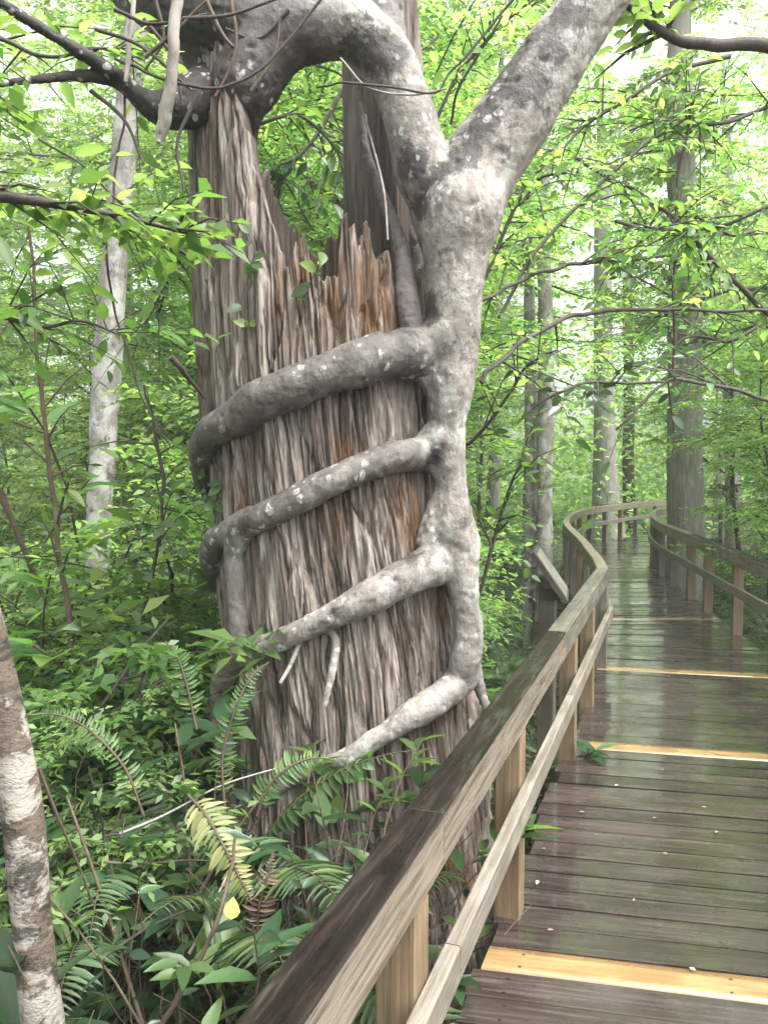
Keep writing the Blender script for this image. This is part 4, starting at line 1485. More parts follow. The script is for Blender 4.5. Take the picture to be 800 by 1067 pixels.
# ---- ground cover and the far wood as uncountable stuff
def ground_cover():
    r = np.random.default_rng(5)
    n = 60000
    y = 0.6 + 27 * r.random(n) ** 1.6
    u = r.uniform(-120, 930, n)
    x = (u - 400) / FPX * y
    dmin = np.min(np.hypot(CC[None, ::6, 0] - x[:, None], CC[None, ::6, 1] - y[:, None]), axis=1)
    cl = fbm(x * 1.3, y * 1.3, 0.5, 3, 91)
    k = (dmin > 0.72) & (cl > -0.25 + 0.25 * (y < 3.5)) & (np.hypot(x + 0.12, y - SCY) > 0.7)
    x, y, cl = x[k], y[k], cl[k]
    h = r.random(len(x)) ** 1.5 * (0.32 + 0.25 * cl) * np.where(y < 4, 0.7, 1.2)
    P = np.stack([x, y, ground_z(x, y) + h + 0.01], -1)
    az = r.uniform(0, 6.28, len(x))
    D = np.stack([np.cos(az), np.sin(az), r.normal(0.1, 0.45, len(x))], -1)
    Nn = np.stack([r.normal(0, .45, len(x)), r.normal(0, .45, len(x)), np.ones(len(x))], -1)
    b = Buf()
    L = r.uniform(0.05, 0.12, len(x)) * np.where(y > 9, 1.5, 1.0)
    add_leaves(b, P, D, Nn, L, L * r.uniform(0.25, 0.5, len(x)), LEAF4)
    o = link('ground_cover', b.mesh('ground_cover', M['fern']))
    tag(o, 'low green ground cover leaves carpeting the forest floor', 'ground cover', kind='stuff')
    # dead leaves on the floor
    n = 9000
    y = 0.5 + 7 * r.random(n) ** 1.5
    u = r.uniform(-100, 700, n)
    x = (u - 400) / FPX * y
    dmin = np.min(np.hypot(CC[None, ::6, 0] - x[:, None], CC[None, ::6, 1] - y[:, None]), axis=1)
    k = dmin > 0.6
    x, y = x[k], y[k]
    P = np.stack([x, y, ground_z(x, y) + r.random(len(x)) * 0.03 + 0.004], -1)
    az = r.uniform(0, 6.28, len(x))
    D = np.stack([np.cos(az), np.sin(az), r.normal(0, 0.25, len(x))], -1)
    Nn = np.stack([r.normal(0, .35, len(x)), r.normal(0, .35, len(x)), np.ones(len(x))], -1)
    b = Buf()
    L = r.uniform(0.05, 0.11, len(x))
    add_leaves(b, P, D, Nn, L, L * 0.42, LEAF4)
    o = link('leaf_litter', b.mesh('leaf_litter', M['litter']))
    tag(o, 'brown dead leaves littering the ground under the plants', 'leaf litter', kind='stuff')


ground_cover()


def far_wood():
    r = np.random.default_rng(8)
    nc = 1500
    yy = r.uniform(24, 46, nc)
    uu = r.uniform(-200, 1000, nc)
    xx = (uu - 400) / FPX * yy
    hh = GZ + 13.5 * r.random(nc) ** 2.2
    hh = np.where((uu > 585) & (uu < 720), GZ + (hh - GZ) * 0.4, hh)
    hh = np.where((uu < 190), GZ + (hh - GZ) * 0.6, hh)
    rad = r.uniform(0.8, 1.9, nc)
    m = 70
    C = np.repeat(np.stack([xx, yy, hh], -1), m, 0)
    off = r.normal(0, 1, (nc * m, 3))
    off *= np.repeat(rad, m)[:, None] * 0.55
    P = C + off
    P = P[P[:, 2] > GZ]
    k = len(P)
    az = r.uniform(0, 6.28, k)
    D = np.stack([np.cos(az), np.sin(az), r.normal(-.1, 0.5, k)], -1)
    Nn = np.stack([r.normal(0, .5, k), r.normal(0, .5, k), np.ones(k)], -1)
    b = Buf()
    L = r.uniform(0.16, 0.34, k)
    add_leaves(b, P, D, Nn, L, L * 0.55, LEAF4)
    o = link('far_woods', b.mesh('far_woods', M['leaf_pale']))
    tag(o, 'far pale green woods closing the view behind everything', 'woods', kind='stuff')


far_wood()


# ------------------------------------------------------------------ individual trunks
def trunk_tree(name, label, pts, mat, seed, crown_h=2.5, nl=14, limb=1.3, ll=0.09, leafm='leaf_pale', flare=1.35, amp=0.01, ns=20, low=None):
    """a trunk through (u, v, depth, pixel diameter), rooted in the ground, carried on into a crown above the picture"""
    c, r_ = chain(pts, 10)
    d = c[0] - c[3]
    d /= np.linalg.norm(d)
    g = gz(c[0][0], c[0][1]) - 0.15
    if c[0][2] > g:
        k = (c[0][2] - g) / max(0.3, -d[2])
        c = np.vstack([c[0] + d * k, c])
        r_ = np.concatenate([[r_[0] * flare], r_])
    r = random.Random(seed)
    up = unit(c[-1] - c[-8])
    ext = [c[-1] + up * crown_h * t + np.array([r.gauss(0, .05), r.gauss(0, .05), 0]) for t in (0.2, 0.4, 0.6, 0.8, 1.0)]
    c = np.vstack([c, ext])
    r_ = np.concatenate([r_, r_[-1] * np.array([0.9, 0.75, 0.6, 0.4, 0.15])])
    C = catmull(np.column_stack([c, r_]), 4)
    b = Buf()
    tube(b, C[:, :3], C[:, 3], ns)
    me = b.mesh('trunk', mat)
    n = len(me.vertices)
    co, no = np.empty(n * 3), np.empty(n * 3)
    me.vertices.foreach_get('co', co)
    me.vertices.foreach_get('normal', no)
    co, no = co.reshape(-1, 3), no.reshape(-1, 3)
    x, y, z = co.T
    dsp = amp * 2 * fbm(x * 5, y * 5, z * 2.5, 3, seed) + amp * fbm(x * 25, y * 25, z * 4, 2, seed + 1)
    me.vertices.foreach_set('co', (co + no * dsp[:, None]).ravel())
    me.update()
    base = np.array([c[0][0], c[0][1], gz(c[0][0], c[0][1])])
    root = thing(name, label, 'tree', tuple(base))
    link('trunk', me, root, tuple(-base))
    wood, lv = Buf(), Leaves()
    for k in range(nl):
        p = ext[0] * (1 - k / nl) + ext[-1] * (k / nl)
        grow_limb(wood, lv, r, p, k * 2.4 + r.random(), r.uniform(-.1, .7), limb * r.uniform(.6, 1.2), 0.02, ll, 1.0, 4)
    if low:
        shoots = Buf()
        for k in range(low[1]):
            z_ = low[0] + (c[-6][2] - low[0]) * (k / low[1])
            p = np.array([np.interp(z_, c[:, 2], c[:, q]) for q in range(3)])
            grow_limb(shoots, lv, r, p, k * 2.4 + r.random(), r.uniform(-.5, .3), low[2] * r.uniform(.6, 1.3), 0.018, ll, 1.0, 4)
        link('shoots', shoots.mesh('shoots', M['twig']), root, tuple(-base))
    link('limbs', wood.mesh('limbs', M['twig']), root, tuple(-base))
    link('crown', lv.mesh('crown', M[leafm]), root, tuple(-base))
    return root


trunk_tree('pale_tree', 'pale slender lichen-covered tree standing in the ferns left of the stump',
           [(93, 690, 6.4, 30), (100, 600, 6.4, 28), (106, 500, 6.4, 27), (111, 400, 6.4, 27), (118, 300, 6.4, 28), (127, 190, 6.4, 26), (136, 90, 6.4, 24), (143, 0, 6.4, 22), (148, -90, 6.4, 20)],
           M['pale_trunk'], 301)
trunk_tree('mottled_tree', 'brown and white mottled leaning trunk cut by the bottom left corner of the view',
           [(52, 1130, 1.95, 46), (42, 1040, 1.95, 45), (33, 950, 1.95, 42), (24, 860, 1.95, 41), (11, 770, 1.95, 40), (-6, 690, 1.95, 38), (-28, 610, 1.95, 37), (-60, 500, 1.98, 35), (-100, 350, 2.0, 32)],
           M['mottled'], 302, 2.0, 10, 0.8, 0.08, 'leaf', 1.3, 0.004)
trunk_tree('slim_tree', 'thinner left one of two slim pale trunks close together left of the boardwalk bend',
           [(551, 600, 10.2, 14), (552, 500, 10.2, 13), (553, 400, 10.2, 13), (551, 300, 10.2, 12), (548, 200, 10.2, 11), (546, 60, 10.2, 10)], M['pale_trunk'], 303, flare=1.2, low=(3.9, 9, 0.8))
trunk_tree('slim_tree', 'thicker right one of two slim pale trunks close together left of the boardwalk bend',
           [(566, 620, 10.0, 18), (567, 500, 10.0, 17), (569, 400, 10.0, 16), (567, 300, 10.0, 15), (565, 200, 10.0, 14), (560, 50, 10.0, 12)], M['pale_trunk'], 304, flare=1.2, low=(3.9, 9, 0.8))
trunk_tree('cypress_tree', 'thick straight grey trunk standing right behind the right railing at the bend',
           [(714, 590, 13.0, 44), (714, 560, 13.0, 39), (713, 500, 13.0, 35), (713, 440, 13.0, 34), (713, 380, 13.0, 33), (712, 300, 13.0, 31), (710, 200, 13.0, 28), (708, 60, 13.0, 24)], M['grey_bark'], 305, 3, 18, 2.2, 0.12, flare=1.25, amp=0.02, low=(3.7, 44, 1.4))
trunk_tree('cypress_tree', 'distant hazy grey trunk left of where the boardwalk disappears',
           [(631, 530, 25.0, 30), (630, 480, 25.0, 24), (629, 430, 25.0, 21), (628, 350, 25.0, 19), (627, 200, 25.0, 16)], M['grey_bark'], 306, 3, 18, 2.6, 0.14, flare=1.4, low=(4.2, 18, 2.0))
trunk_tree('cypress_tree', 'far grey trunk in the woods right of the thick cypress',
           [(764, 560, 19.0, 18), (763, 500, 19.0, 16), (762, 430, 19.0, 15), (761, 330, 19.0, 14), (758, 200, 19.0, 12)], M['grey_bark'], 307, 3, 18, 2.4, 0.13, flare=1.3, low=(3.4, 18, 1.6))
trunk_tree('slim_tree', 'small dark trunk just left of the far boardwalk end',
           [(655, 530, 27.0, 13), (654, 480, 27.0, 12), (655, 400, 27.0, 11), (652, 250, 27.0, 9)], M['twig'], 308, 3, 14, 2.0, 0.14, low=(4.6, 12, 1.8))


# ------------------------------------------------------------------ interpretive sign
def build_sign():
    dpt = 4.9
    p = np.array(px(570, 640, dpt))
    base = np.array([p[0], dpt, gz(p[0], dpt)])
    root = thing('interpretive_sign', 'low slanted sign panel on a wooden post, seen from behind beside the left railing', 'sign', tuple(base))
    inv = tuple(-base)
    ang = math.atan2(0.942, 0.337)
    b = Buf()
    post_geo(b, p[0], dpt, 0.1, base[2] - 0.2, 1.0, ang)
    link('post', b.mesh('post', M['greypost'], False), root, inv)
    c = np.array(px(573, 597, dpt))
    a = unit(np.array([0.57, 0.0, -0.82]))
    l = unit(np.array([0.225, 0.975, 0.0]))
    nrm = unit(np.cross(a, l))
    if nrm[2] < 0:
        nrm = -nrm

    def slab(ha, hl, t0, t1, mat, nm):
        b = Buf()
        V = []
        for (x, y, z) in [(-1, -1, 0), (1, -1, 0), (1, 1, 0), (-1, 1, 0), (-1, -1, 1), (1, -1, 1), (1, 1, 1), (-1, 1, 1)]:
            V.append(c + a * ha * x + l * hl * y + nrm * (t1 if z else t0))
        b.add(V, [(3, 2, 1, 0), (4, 5, 6, 7), (0, 1, 5, 4), (1, 2, 6, 5), (2, 3, 7, 6), (3, 0, 4, 7)],
              [[(0, 0), (.4, 0), (.4, .1), (0, .1)]] * 6)
        link(nm, b.mesh(nm, mat, False), root, inv)
    slab(0.175, 0.25, -0.016, 0.014, M['twig'], 'frame')
    slab(0.15, 0.225, 0.0145, 0.019, M['signface'], 'panel')
    b = Buf()
    for sg in (-1, 1):
        bar(b, (c - a * 0.1 + l * 0.05 * sg)[:2], (c + a * 0.1 + l * 0.05 * sg)[:2], 0.03, 0.86, 0.93)
    link('bracket', b.mesh('bracket', M['beam'], False), root, inv)


m, t, bs, _ = mat_new('sign_panel')
ob = N(t, 'ShaderNodeTexCoord').outputs['Object']
t.links.new(ramp(t, noise(t, ob, 9, 4), [(0.4, (0.12, 0.11, 0.09)), (0.6, (0.2, 0.19, 0.16))]), bs.inputs['Base Color'])
bs.inputs['Roughness'].default_value = 0.35
M['signface'] = m
build_sign()


# ------------------------------------------------------------------ branches, vines, sticks
def branch(name, label, pts, mat, nleaf=0, ll=0.07, leafm='leaf', seed=1, cat='branch', twigs=6, group=None, tl=0.35, tmpl=LEAF8, ratio=0.5, from_t=0.15):
    c, r_ = chain(pts, 8)
    r = random.Random(seed)
    base = c[0]
    root = thing(name, label, cat, tuple(base), 0, group)
    b = Buf()
    n = len(c)
    c = c + np.stack([vn(np.arange(n) * .31, seed, k, seed) * 0.012 for k in range(3)], -1) * (np.linalg.norm(c[-1] - c[0]) / 2)
    tube(b, c, r_, 8)
    if nleaf:
        lv = Leaves()
        for k in range(twigs):
            f = r.uniform(from_t, 0.98) * (n - 1)
            i = min(int(f), n - 2)
            p = c[i] + (c[i + 1] - c[i]) * (f - i)
            d = unit(c[i + 1] - c[i])
            dd = unit(d * 0.6 + np.array([r.gauss(0, .6), r.gauss(0, .6), r.gauss(-0.05, .5)]))
            L = tl * r.uniform(.5, 1.3)
            e = p + dd * L
            tube(b, [p, (p + e) / 2 + np.array([0, 0, .02 * L]), e + np.array([0, 0, -.12 * L])], [r_[i] * .5 + .0008, r_[i] * .35 + .0006, .0008], 4, False)
            leafy_twig(lv, r, p, dd, L, max(3, int(nleaf * L / tl)), ll, 0.4, 0.15)
        link('twig', b.mesh('twig', mat), root, tuple(-base))
        link('leaves', lv.mesh('leaves', M[leafm], ratio, tmpl), root, tuple(-base))
    else:
        link('stem', b.mesh('stem', mat), root, tuple(-base))
    return root


branch('overhanging_branch', 'dark thick branch reaching in from the top right corner', [(900, 60, 3.9, 17), (800, 48, 3.8, 14), (750, 48, 3.75, 13), (710, 42, 3.7, 11), (680, 25, 3.6, 9), (655, 6, 3.5, 7), (635, -18, 3.4, 5)],
       M['twig'], 9, 0.085, 'leaf_pale', 3, twigs=16, tl=0.3, from_t=0.5)
brs = [
    ('long bare dark branch arching from the fig trunk towards the right at mid height', [(500, 398, 3.9, 5), (520, 375, 4.0, 5), (560, 348, 4.3, 5), (600, 328, 4.5, 4.5), (660, 321, 4.7, 4), (730, 322, 4.8, 3.5), (820, 326, 4.9, 3)], 3, 9),
    ('thin branch curving level across the woods above the boardwalk', [(480, 322, 4.2, 4), (520, 303, 4.5, 4), (560, 285, 4.6, 4), (600, 276, 4.7, 4), (650, 270, 4.8, 3.5), (710, 266, 5.0, 3)], 9, 16),
    ('branch falling from upper left to right, high over the boardwalk', [(600, 165, 5.0, 3), (650, 192, 5.0, 4), (690, 218, 5.1, 4.5), (730, 255, 5.2, 5), (770, 298, 5.3, 6), (830, 350, 5.4, 7)], 10, 18),
    ('angular dark twig with a cluster of dark leaves over the boardwalk', [(860, 440, 4.2, 5), (800, 417, 4.2, 4), (750, 403, 4.2, 4), (697, 397, 4.1, 3.5), (668, 424, 4.0, 3), (640, 448, 4.0, 2)], 4, 7),
    ('twig hanging with big dark leaves in front of the slim trunks', [(690, 398, 4.0, 3), (650, 400, 3.9, 3), (615, 398, 3.8, 3), (585, 408, 3.7, 2.5), (555, 425, 3.7, 2)], 7, 10),
    ('upright forked twig with small leaves in the upper right woods', [(700, 400, 5.0, 4), (702, 300, 5.0, 4), (704, 215, 5.0, 3.5), (716, 130, 5.0, 3), (730, 80, 5.0, 2)], 12, 18),
    ('slanting thin branch full of light leaves right of the fig fork', [(520, 330, 4.6, 4), (560, 260, 4.7, 4), (610, 205, 4.8, 3.5), (660, 160, 4.9, 3), (720, 120, 5.0, 2.5)], 13, 22),
    ('drooping leafy spray along the right edge of the view', [(860, 200, 4.5, 5), (800, 215, 4.4, 4), (750, 235, 4.4, 3.5), (705, 240, 4.4, 3), (660, 232, 4.4, 2)], 12, 18),
    ('leafy spray right of the fig trunk at the level of the top girdling root', [(470, 480, 4.6, 4), (500, 450, 4.5, 4), (525, 418, 4.4, 3.5), (550, 380, 4.3, 3), (580, 365, 4.2, 2)], 9, 14),
]
brs += [
    ('airy spray of bright leaves below the top right branch', [(860, 90, 5.2, 5), (800, 110, 5.2, 4), (745, 130, 5.1, 4), (700, 125, 5.0, 3), (655, 135, 5.0, 2)], 9, 20),
    ('bright spray touching the right side of the thick right fig limb', [(760, 60, 5.6, 5), (700, 75, 5.5, 4), (650, 105, 5.4, 4), (610, 130, 5.4, 3), (575, 165, 5.3, 2)], 9, 20),
    ('dense spray half way up the right edge above the railing', [(880, 310, 5.6, 5), (810, 330, 5.6, 4), (760, 355, 5.5, 4), (720, 350, 5.5, 3), (690, 370, 5.4, 2)], 10, 22),
    ('dense pale spray in front of the upper part of the thick cypress', [(640, 230, 6.5, 4), (680, 240, 6.4, 4), (720, 225, 6.3, 3.5), (760, 245, 6.2, 3), (790, 240, 6.2, 2)], 10, 26),
    ('second pale spray hanging lower over the thick cypress', [(860, 300, 7.0, 5), (800, 300, 7.0, 4), (750, 305, 6.9, 4), (710, 325, 6.8, 3), (675, 330, 6.8, 2)], 10, 26),
    ('pale leafy spray rising just right of the fig trunk', [(500, 300, 5.5, 4), (530, 230, 5.5, 4), (555, 190, 5.5, 3), (590, 180, 5.4, 2)], 10, 22),
    ('low leafy spray in the shade right of the fig trunk base', [(500, 620, 4.4, 4), (515, 560, 4.4, 4), (530, 510, 4.4, 3), (545, 480, 4.3, 2)], 9, 16),
]
for k, (lb, pts, nl_, tw) in enumerate(brs):
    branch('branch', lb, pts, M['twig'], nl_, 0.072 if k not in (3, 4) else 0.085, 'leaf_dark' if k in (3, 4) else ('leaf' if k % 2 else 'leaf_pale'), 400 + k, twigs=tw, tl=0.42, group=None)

lefts = [
    ('bright leafy spray hanging in the top left corner', [(-60, 30, 3.2, 6), (0, 40, 3.2, 5), (50, 60, 3.2, 4), (100, 50, 3.2, 3), (150, 62, 3.3, 2)], 0.1, 16),
    ('yellow green spray of long leaves above the left edge', [(-80, 190, 3.0, 6), (-20, 190, 3.0, 5), (30, 210, 3.0, 4), (70, 235, 3.0, 3), (110, 225, 3.0, 2)], 0.11, 14),
    ('leafy spray hanging between the pale trunk and the stump', [(210, 190, 3.6, 4), (195, 215, 3.6, 4), (180, 250, 3.6, 3.5), (175, 290, 3.6, 3), (165, 330, 3.6, 2)], 0.08, 14),
    ('sparse leafy twig left of the pale trunk at mid height', [(-60, 330, 3.1, 6), (0, 330, 3.1, 5), (45, 340, 3.1, 4), (85, 335, 3.1, 3), (125, 350, 3.1, 2)], 0.1, 13),
    ('leafy twig rising beside the left edge of the stump', [(150, 640, 3.6, 5), (165, 560, 3.6, 4), (170, 500, 3.6, 4), (160, 440, 3.6, 3), (150, 400, 3.6, 2)], 0.1, 14),
    ('tall bare-stemmed sapling leaning at the left edge', [(75, 680, 3.5, 6), (60, 560, 3.5, 6), (48, 450, 3.5, 5), (40, 350, 3.5, 4), (30, 230, 3.5, 3)], 0.085, 14),
    ('leafy spray in the hollow gap under the fig arch', [(230, 150, 4.6, 5), (270, 130, 4.6, 4), (310, 120, 4.6, 4), (345, 150, 4.6, 3), (370, 190, 4.6, 2)], 0.1, 22),
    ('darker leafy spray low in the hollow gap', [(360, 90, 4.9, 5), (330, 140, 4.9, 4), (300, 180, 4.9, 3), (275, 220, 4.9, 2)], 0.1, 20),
    ('thin leafy spray against the sky between the two fig limbs', [(440, 160, 4.4, 4), (470, 90, 4.4, 3.5), (500, 50, 4.4, 3), (530, 20, 4.4, 2.5), (570, -10, 4.4, 2)], 0.08, 18),
]
for k, (lb, pts, ll, tw) in enumerate(lefts):
    branch('branch', lb, pts, M['twig'] if k != 5 else M['brown_twig'], 7, ll, ('leaf_pale', 'leaf_pale', 'leaf', 'leaf', 'leaf_pale', 'leaf', 'leaf', 'leaf_dark', 'leaf_pale')[k], 500 + k, twigs=tw, tl=0.36, ratio=0.42)

branch('dead_stick', 'bleached dead stick hanging down over the dark limb at the top left', [(188, -30, 3.0, 12), (184, 10, 3.0, 12), (181, 50, 3.0, 12), (178, 85, 3.02, 12), (173, 115, 3.04, 14), (168, 138, 3.06, 12), (165, 150, 3.06, 5)], M['deadwood'], cat='stick')
branch('dead_stick', 'thin bleached dead stick left of the thicker one at the top left', [(141, -20, 3.1, 5), (137, 30, 3.1, 5), (134, 60, 3.1, 6), (131, 85, 3.1, 4)], M['deadwood'], cat='stick')
branch('vine', 'thin dark vine looping across the top of the stump', [(120, 62, 3.15, 3), (147, 72, 3.1, 3), (185, 87, 3.05, 3), (220, 91, 3.0, 3.2), (260, 80, 3.0, 3.2), (295, 47, 3.0, 3), (335, 0, 3.0, 3), (370, -50, 3.0, 3)], M['twig'], cat='vine')
branch('vine', 'thin twig crossing in front of the left fig limb', [(330, 92, 3.05, 2), (360, 86, 3.0, 2.5), (400, 90, 3.0, 2.5), (450, 96, 3.0, 2.5), (470, 75, 3.0, 2.5), (500, 40, 3.0, 3), (535, 0, 3.0, 3), (560, -30, 3.0, 3)], M['twig'], cat='twig')
branch('vine', 'thin dark vine slanting down from the dark limb to the stump', [(40, 145, 3.0, 2.5), (90, 175, 3.0, 2.5), (130, 215, 3.0, 2.5), (170, 245, 3.0, 2.5), (205, 275, 3.0, 2)], M['twig'], cat='vine')
branch('vine', 'hanging vine falling straight between the pale trunk and the stump', [(130, 95, 3.2, 2.5), (128, 140, 3.2, 2.5), (118, 210, 3.2, 2.5), (110, 260, 3.2, 2.5), (122, 330, 3.3, 2.5), (150, 420, 3.3, 2), (180, 470, 3.3, 2)], M['twig'], cat='vine')
branch('vine', 'brown vine stem curving up through the dark undergrowth at the bottom', [(160, 1080, 2.0, 6), (185, 1040, 2.0, 6), (208, 1000, 2.0, 5), (225, 960, 2.0, 5), (238, 920, 2.05, 4), (245, 870, 2.1, 3)], M['brown_twig'], cat='vine')
branch('broken_twig', 'dark broken twig poking towards the left edge of the stump', [(178, 372, 3.0, 7), (190, 385, 3.05, 6), (203, 402, 3.15, 4), (214, 415, 3.2, 3)], M['twig'], cat='twig')

stk = [((205, 935), (282, 818), 2.5, 5), ((215, 960), (262, 870), 2.4, 4), ((150, 900), (260, 905), 2.5, 3), ((90, 1010), (215, 940), 2.2, 5), ((60, 850), (110, 980), 2.2, 4),
       ((255, 985), (275, 880), 2.5, 4), ((140, 1040), (70, 830), 2.3, 6), ((300, 960), (360, 880), 2.75, 5), ((20, 560), (75, 700), 4.0, 7), ((110, 730), (180, 640), 3.2, 5), ((330, 985), (300, 880), 2.6, 4), ((170, 850), (290, 800), 2.6, 3)]
for k, ((u0, v0), (u1, v1), dp, wd) in enumerate(stk):
    a_, b_ = px(u0, v0, dp), px(u1, v1, dp + 0.15)
    mid = (a_ + b_) / 2 + Vector((0, 0, 0.02))
    c = catmull([a_ - (b_ - a_) * 0.35, a_, mid, b_], 6)
    r_ = np.linspace(wd / 2 * dp / FPX, wd / 4 * dp / FPX, len(c))
    bb = Buf()
    tube(bb, c, r_, 7)
    root = thing('stick', 'dead stick leaning in the dark undergrowth in front of the stump' if k != 8 else 'dark dead stick leaning in the ferns at the left edge', 'stick', tuple(a_), 0, 'sticks in the undergrowth')
    link('stem', bb.mesh('stem', M['deadwood'] if k in (1, 11) else M['twig' if k % 2 else 'brown_twig']), root, tuple(-np.array(a_)))


# ------------------------------------------------------------------ plants about the foot of the stump
def put(kind, u, v, dep, h, label, name, cat, group=None, seed=0, tall=None):
    """stand a plant on the ground at depth dep so that its top shows near (u, v)"""
    p = px(u, v, dep)
    g = gz(p[0], dep)
    sc = max(0.35, (p[2] - g) / h)
    return place(name, kind, (p[0], dep, g), random.Random(seed * 7 + int(u)).uniform(0, 6.28), sc, label, cat, group)


FERN_BIG = [fern_mesh(171, 8, 1.0, 44, None, 1.2, 0.075, LEAF8, 0.2), fern_mesh(172, 7, 1.0, 42, None, 1.3, 0.07, LEAF8, 0.2), fern_mesh(173, 9, 1.0, 46, None, 1.15, 0.08, LEAF8, 0.19)]
FERN_YEL = fern_mesh(174, 3, 0.9, 38, M['fern_yellow'], 1.0, 0.08, LEAF8, 0.2)
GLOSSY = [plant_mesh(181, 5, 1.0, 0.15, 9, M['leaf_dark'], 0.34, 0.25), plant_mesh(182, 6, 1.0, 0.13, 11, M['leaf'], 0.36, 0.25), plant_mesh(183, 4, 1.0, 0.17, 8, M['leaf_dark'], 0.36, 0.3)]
fl = [(130, 735, 3.1), (60, 735, 3.3), (185, 690, 3.5), (225, 725, 2.95), (262, 775, 2.8), (20, 780, 3.0), (90, 790, 2.8), 
      (40, 660, 4.2), (120, 640, 4.4), (180, 610, 4.6), (20, 590, 5.0), (90, 570, 5.4), (150, 560, 5.8),]
for k, (u, v, dp) in enumerate(fl):
    near = dp < 3.5
    put(FERN_BIG[k % 3], u, v, dp, 0.8, 'tall green sword fern crowding the foot of the stump' if near else 'tall green sword fern in the undergrowth near the pale trunk',
        'fern', 'fern', 'ferns at the foot of the stump' if near else 'ferns near the pale trunk', k)
def frond(label, pts, mat, n, plen, seed, group=None):
    """one arching frond: stalk through (u, v, depth, pixel width), leaflets on both sides"""
    c, r_ = chain(pts, 8)
    r = random.Random(seed)
    root = thing('fern_frond', label, 'fern frond', tuple(c[0]), 0, group)
    b = Buf()
    tube(b, c, r_, 5)
    lv = Leaves()
    for q in range(n):
        t = 0.1 + 0.9 * (q + .5) / n
        f = t * (len(c) - 1)
        i = min(int(f), len(c) - 2)
        p = c[i] + (c[i + 1] - c[i]) * (f - i)
        d = unit(c[i + 1] - c[i])
        s_ = unit(np.cross(d, [0.1, -0.75, 0.65]))
        up = np.cross(s_, d)
        pl = plen * min(1, 0.5 + 2.2 * t) * max(0.1, min(1, (1.04 - t) * 1.9)) * r.choice((1, 1, 1, 0.85, 0.6))
        for sg in (-1, 1):
            lv.put(p, unit(s_ * sg + d * 0.35 + np.array([r.gauss(0, .08), r.gauss(0, .08), r.gauss(-.12, .08)])), up + np.array([r.gauss(0, .15), 0, r.gauss(0, .15)]), pl * r.uniform(.85, 1.1))
    link('stalk', b.mesh('stalk', M['brown_twig']), root, tuple(-c[0]))
    link('leaflets', lv.mesh('leaflets', mat, 0.24, LEAF8), root, tuple(-c[0]))


frond('pale yellow dying fern frond hanging in front of the stump', [(196, 828, 2.3, 3), (215, 850, 2.22, 3), (235, 885, 2.15, 2.5), (250, 915, 2.12, 2), (262, 938, 2.1, 1.5)], M['fern_yellow'], 26, 0.075, 1)
frond('bright green fern frond curling towards the stump foot', [(268, 850, 2.5, 3), (278, 822, 2.5, 3), (300, 800, 2.5, 2.5), (325, 790, 2.52, 2), (348, 792, 2.55, 1.5)], M['leaf'], 26, 0.06, 2)
frond('dry brown fern frond right of the yellow leaf', [(268, 985, 2.3, 2.5), (270, 945, 2.3, 2.5), (280, 910, 2.3, 2), (285, 885, 2.32, 1.5)], M['litter'], 20, 0.05, 3)
frond('upright green fern frond at the left root of the fig', [(235, 850, 2.6, 3), (232, 790, 2.6, 3), (245, 740, 2.6, 2.5), (262, 705, 2.62, 2), (280, 690, 2.65, 1.5)], M['leaf'], 34, 0.05, 4)
frond('broad green fern frond leaning left below the pale trunk', [(150, 850, 2.5, 3), (130, 800, 2.5, 3), (95, 762, 2.5, 2.5), (62, 745, 2.5, 2), (30, 745, 2.5, 1.5)], M['leaf'], 36, 0.055, 5)
frond('yellow green fern frond by the left fig root', [(205, 760, 2.9, 3), (195, 715, 2.9, 3), (185, 685, 2.9, 2), (172, 668, 2.9, 1.5)], M['leaf'], 24, 0.06, 6)
gl = [(190, 755, 2.4, 2), (380, 800, 2.85, 0), (345, 815, 2.75, 1), (110, 760, 2.7, 0), (255, 1005, 2.0, 1), (170, 985, 1.9, 1), (330, 860, 2.7, 1), (360, 830, 2.85, 0), (225, 790, 2.6, 0), (280, 830, 2.7, 1), (40, 860, 2.3, 2), (150, 890, 2.1, 2),
      (60, 700, 3.6, 1), (145, 440, 4.6, 1), (180, 540, 4.2, 2), (20, 520, 4.6, 1), (110, 1010, 1.8, 0), (270, 960, 2.25, 1)]
for k, (u, v, dp, kd) in enumerate(gl):
    lbl = 'leafy plant with broad glossy leaves below the stump' if dp < 3 else 'upright leafy plant with broad leaves left of the stump'
    put(GLOSSY[kd], u, v, dp, 0.95, lbl, 'leafy_plant', 'plant', 'glossy plants below the stump' if dp < 3 else 'broad leaved plants left of the stump', k)

# leafy bushes rising left of and before the stump
for k, (u, v, dp, kd) in enumerate([(30, 590, 4.3, 0), (95, 560, 4.8, 2), (160, 590, 4.4, 1), (60, 650, 3.7, 1), (125, 650, 3.8, 0), (140, 700, 3.3, 2), (-20, 620, 3.8, 2), (10, 700, 3.2, 0), (90, 730, 3.1, 1), (150, 770, 2.9, 0)]):
    put(SHR[kd], u, v, dp, (1.5, 1.2, 1.9)[kd] * 0.85, 'bright leafy bush with small leaves in the undergrowth left of the stump', 'leafy_bush', 'bush', 'leafy bushes left of the stump', k)

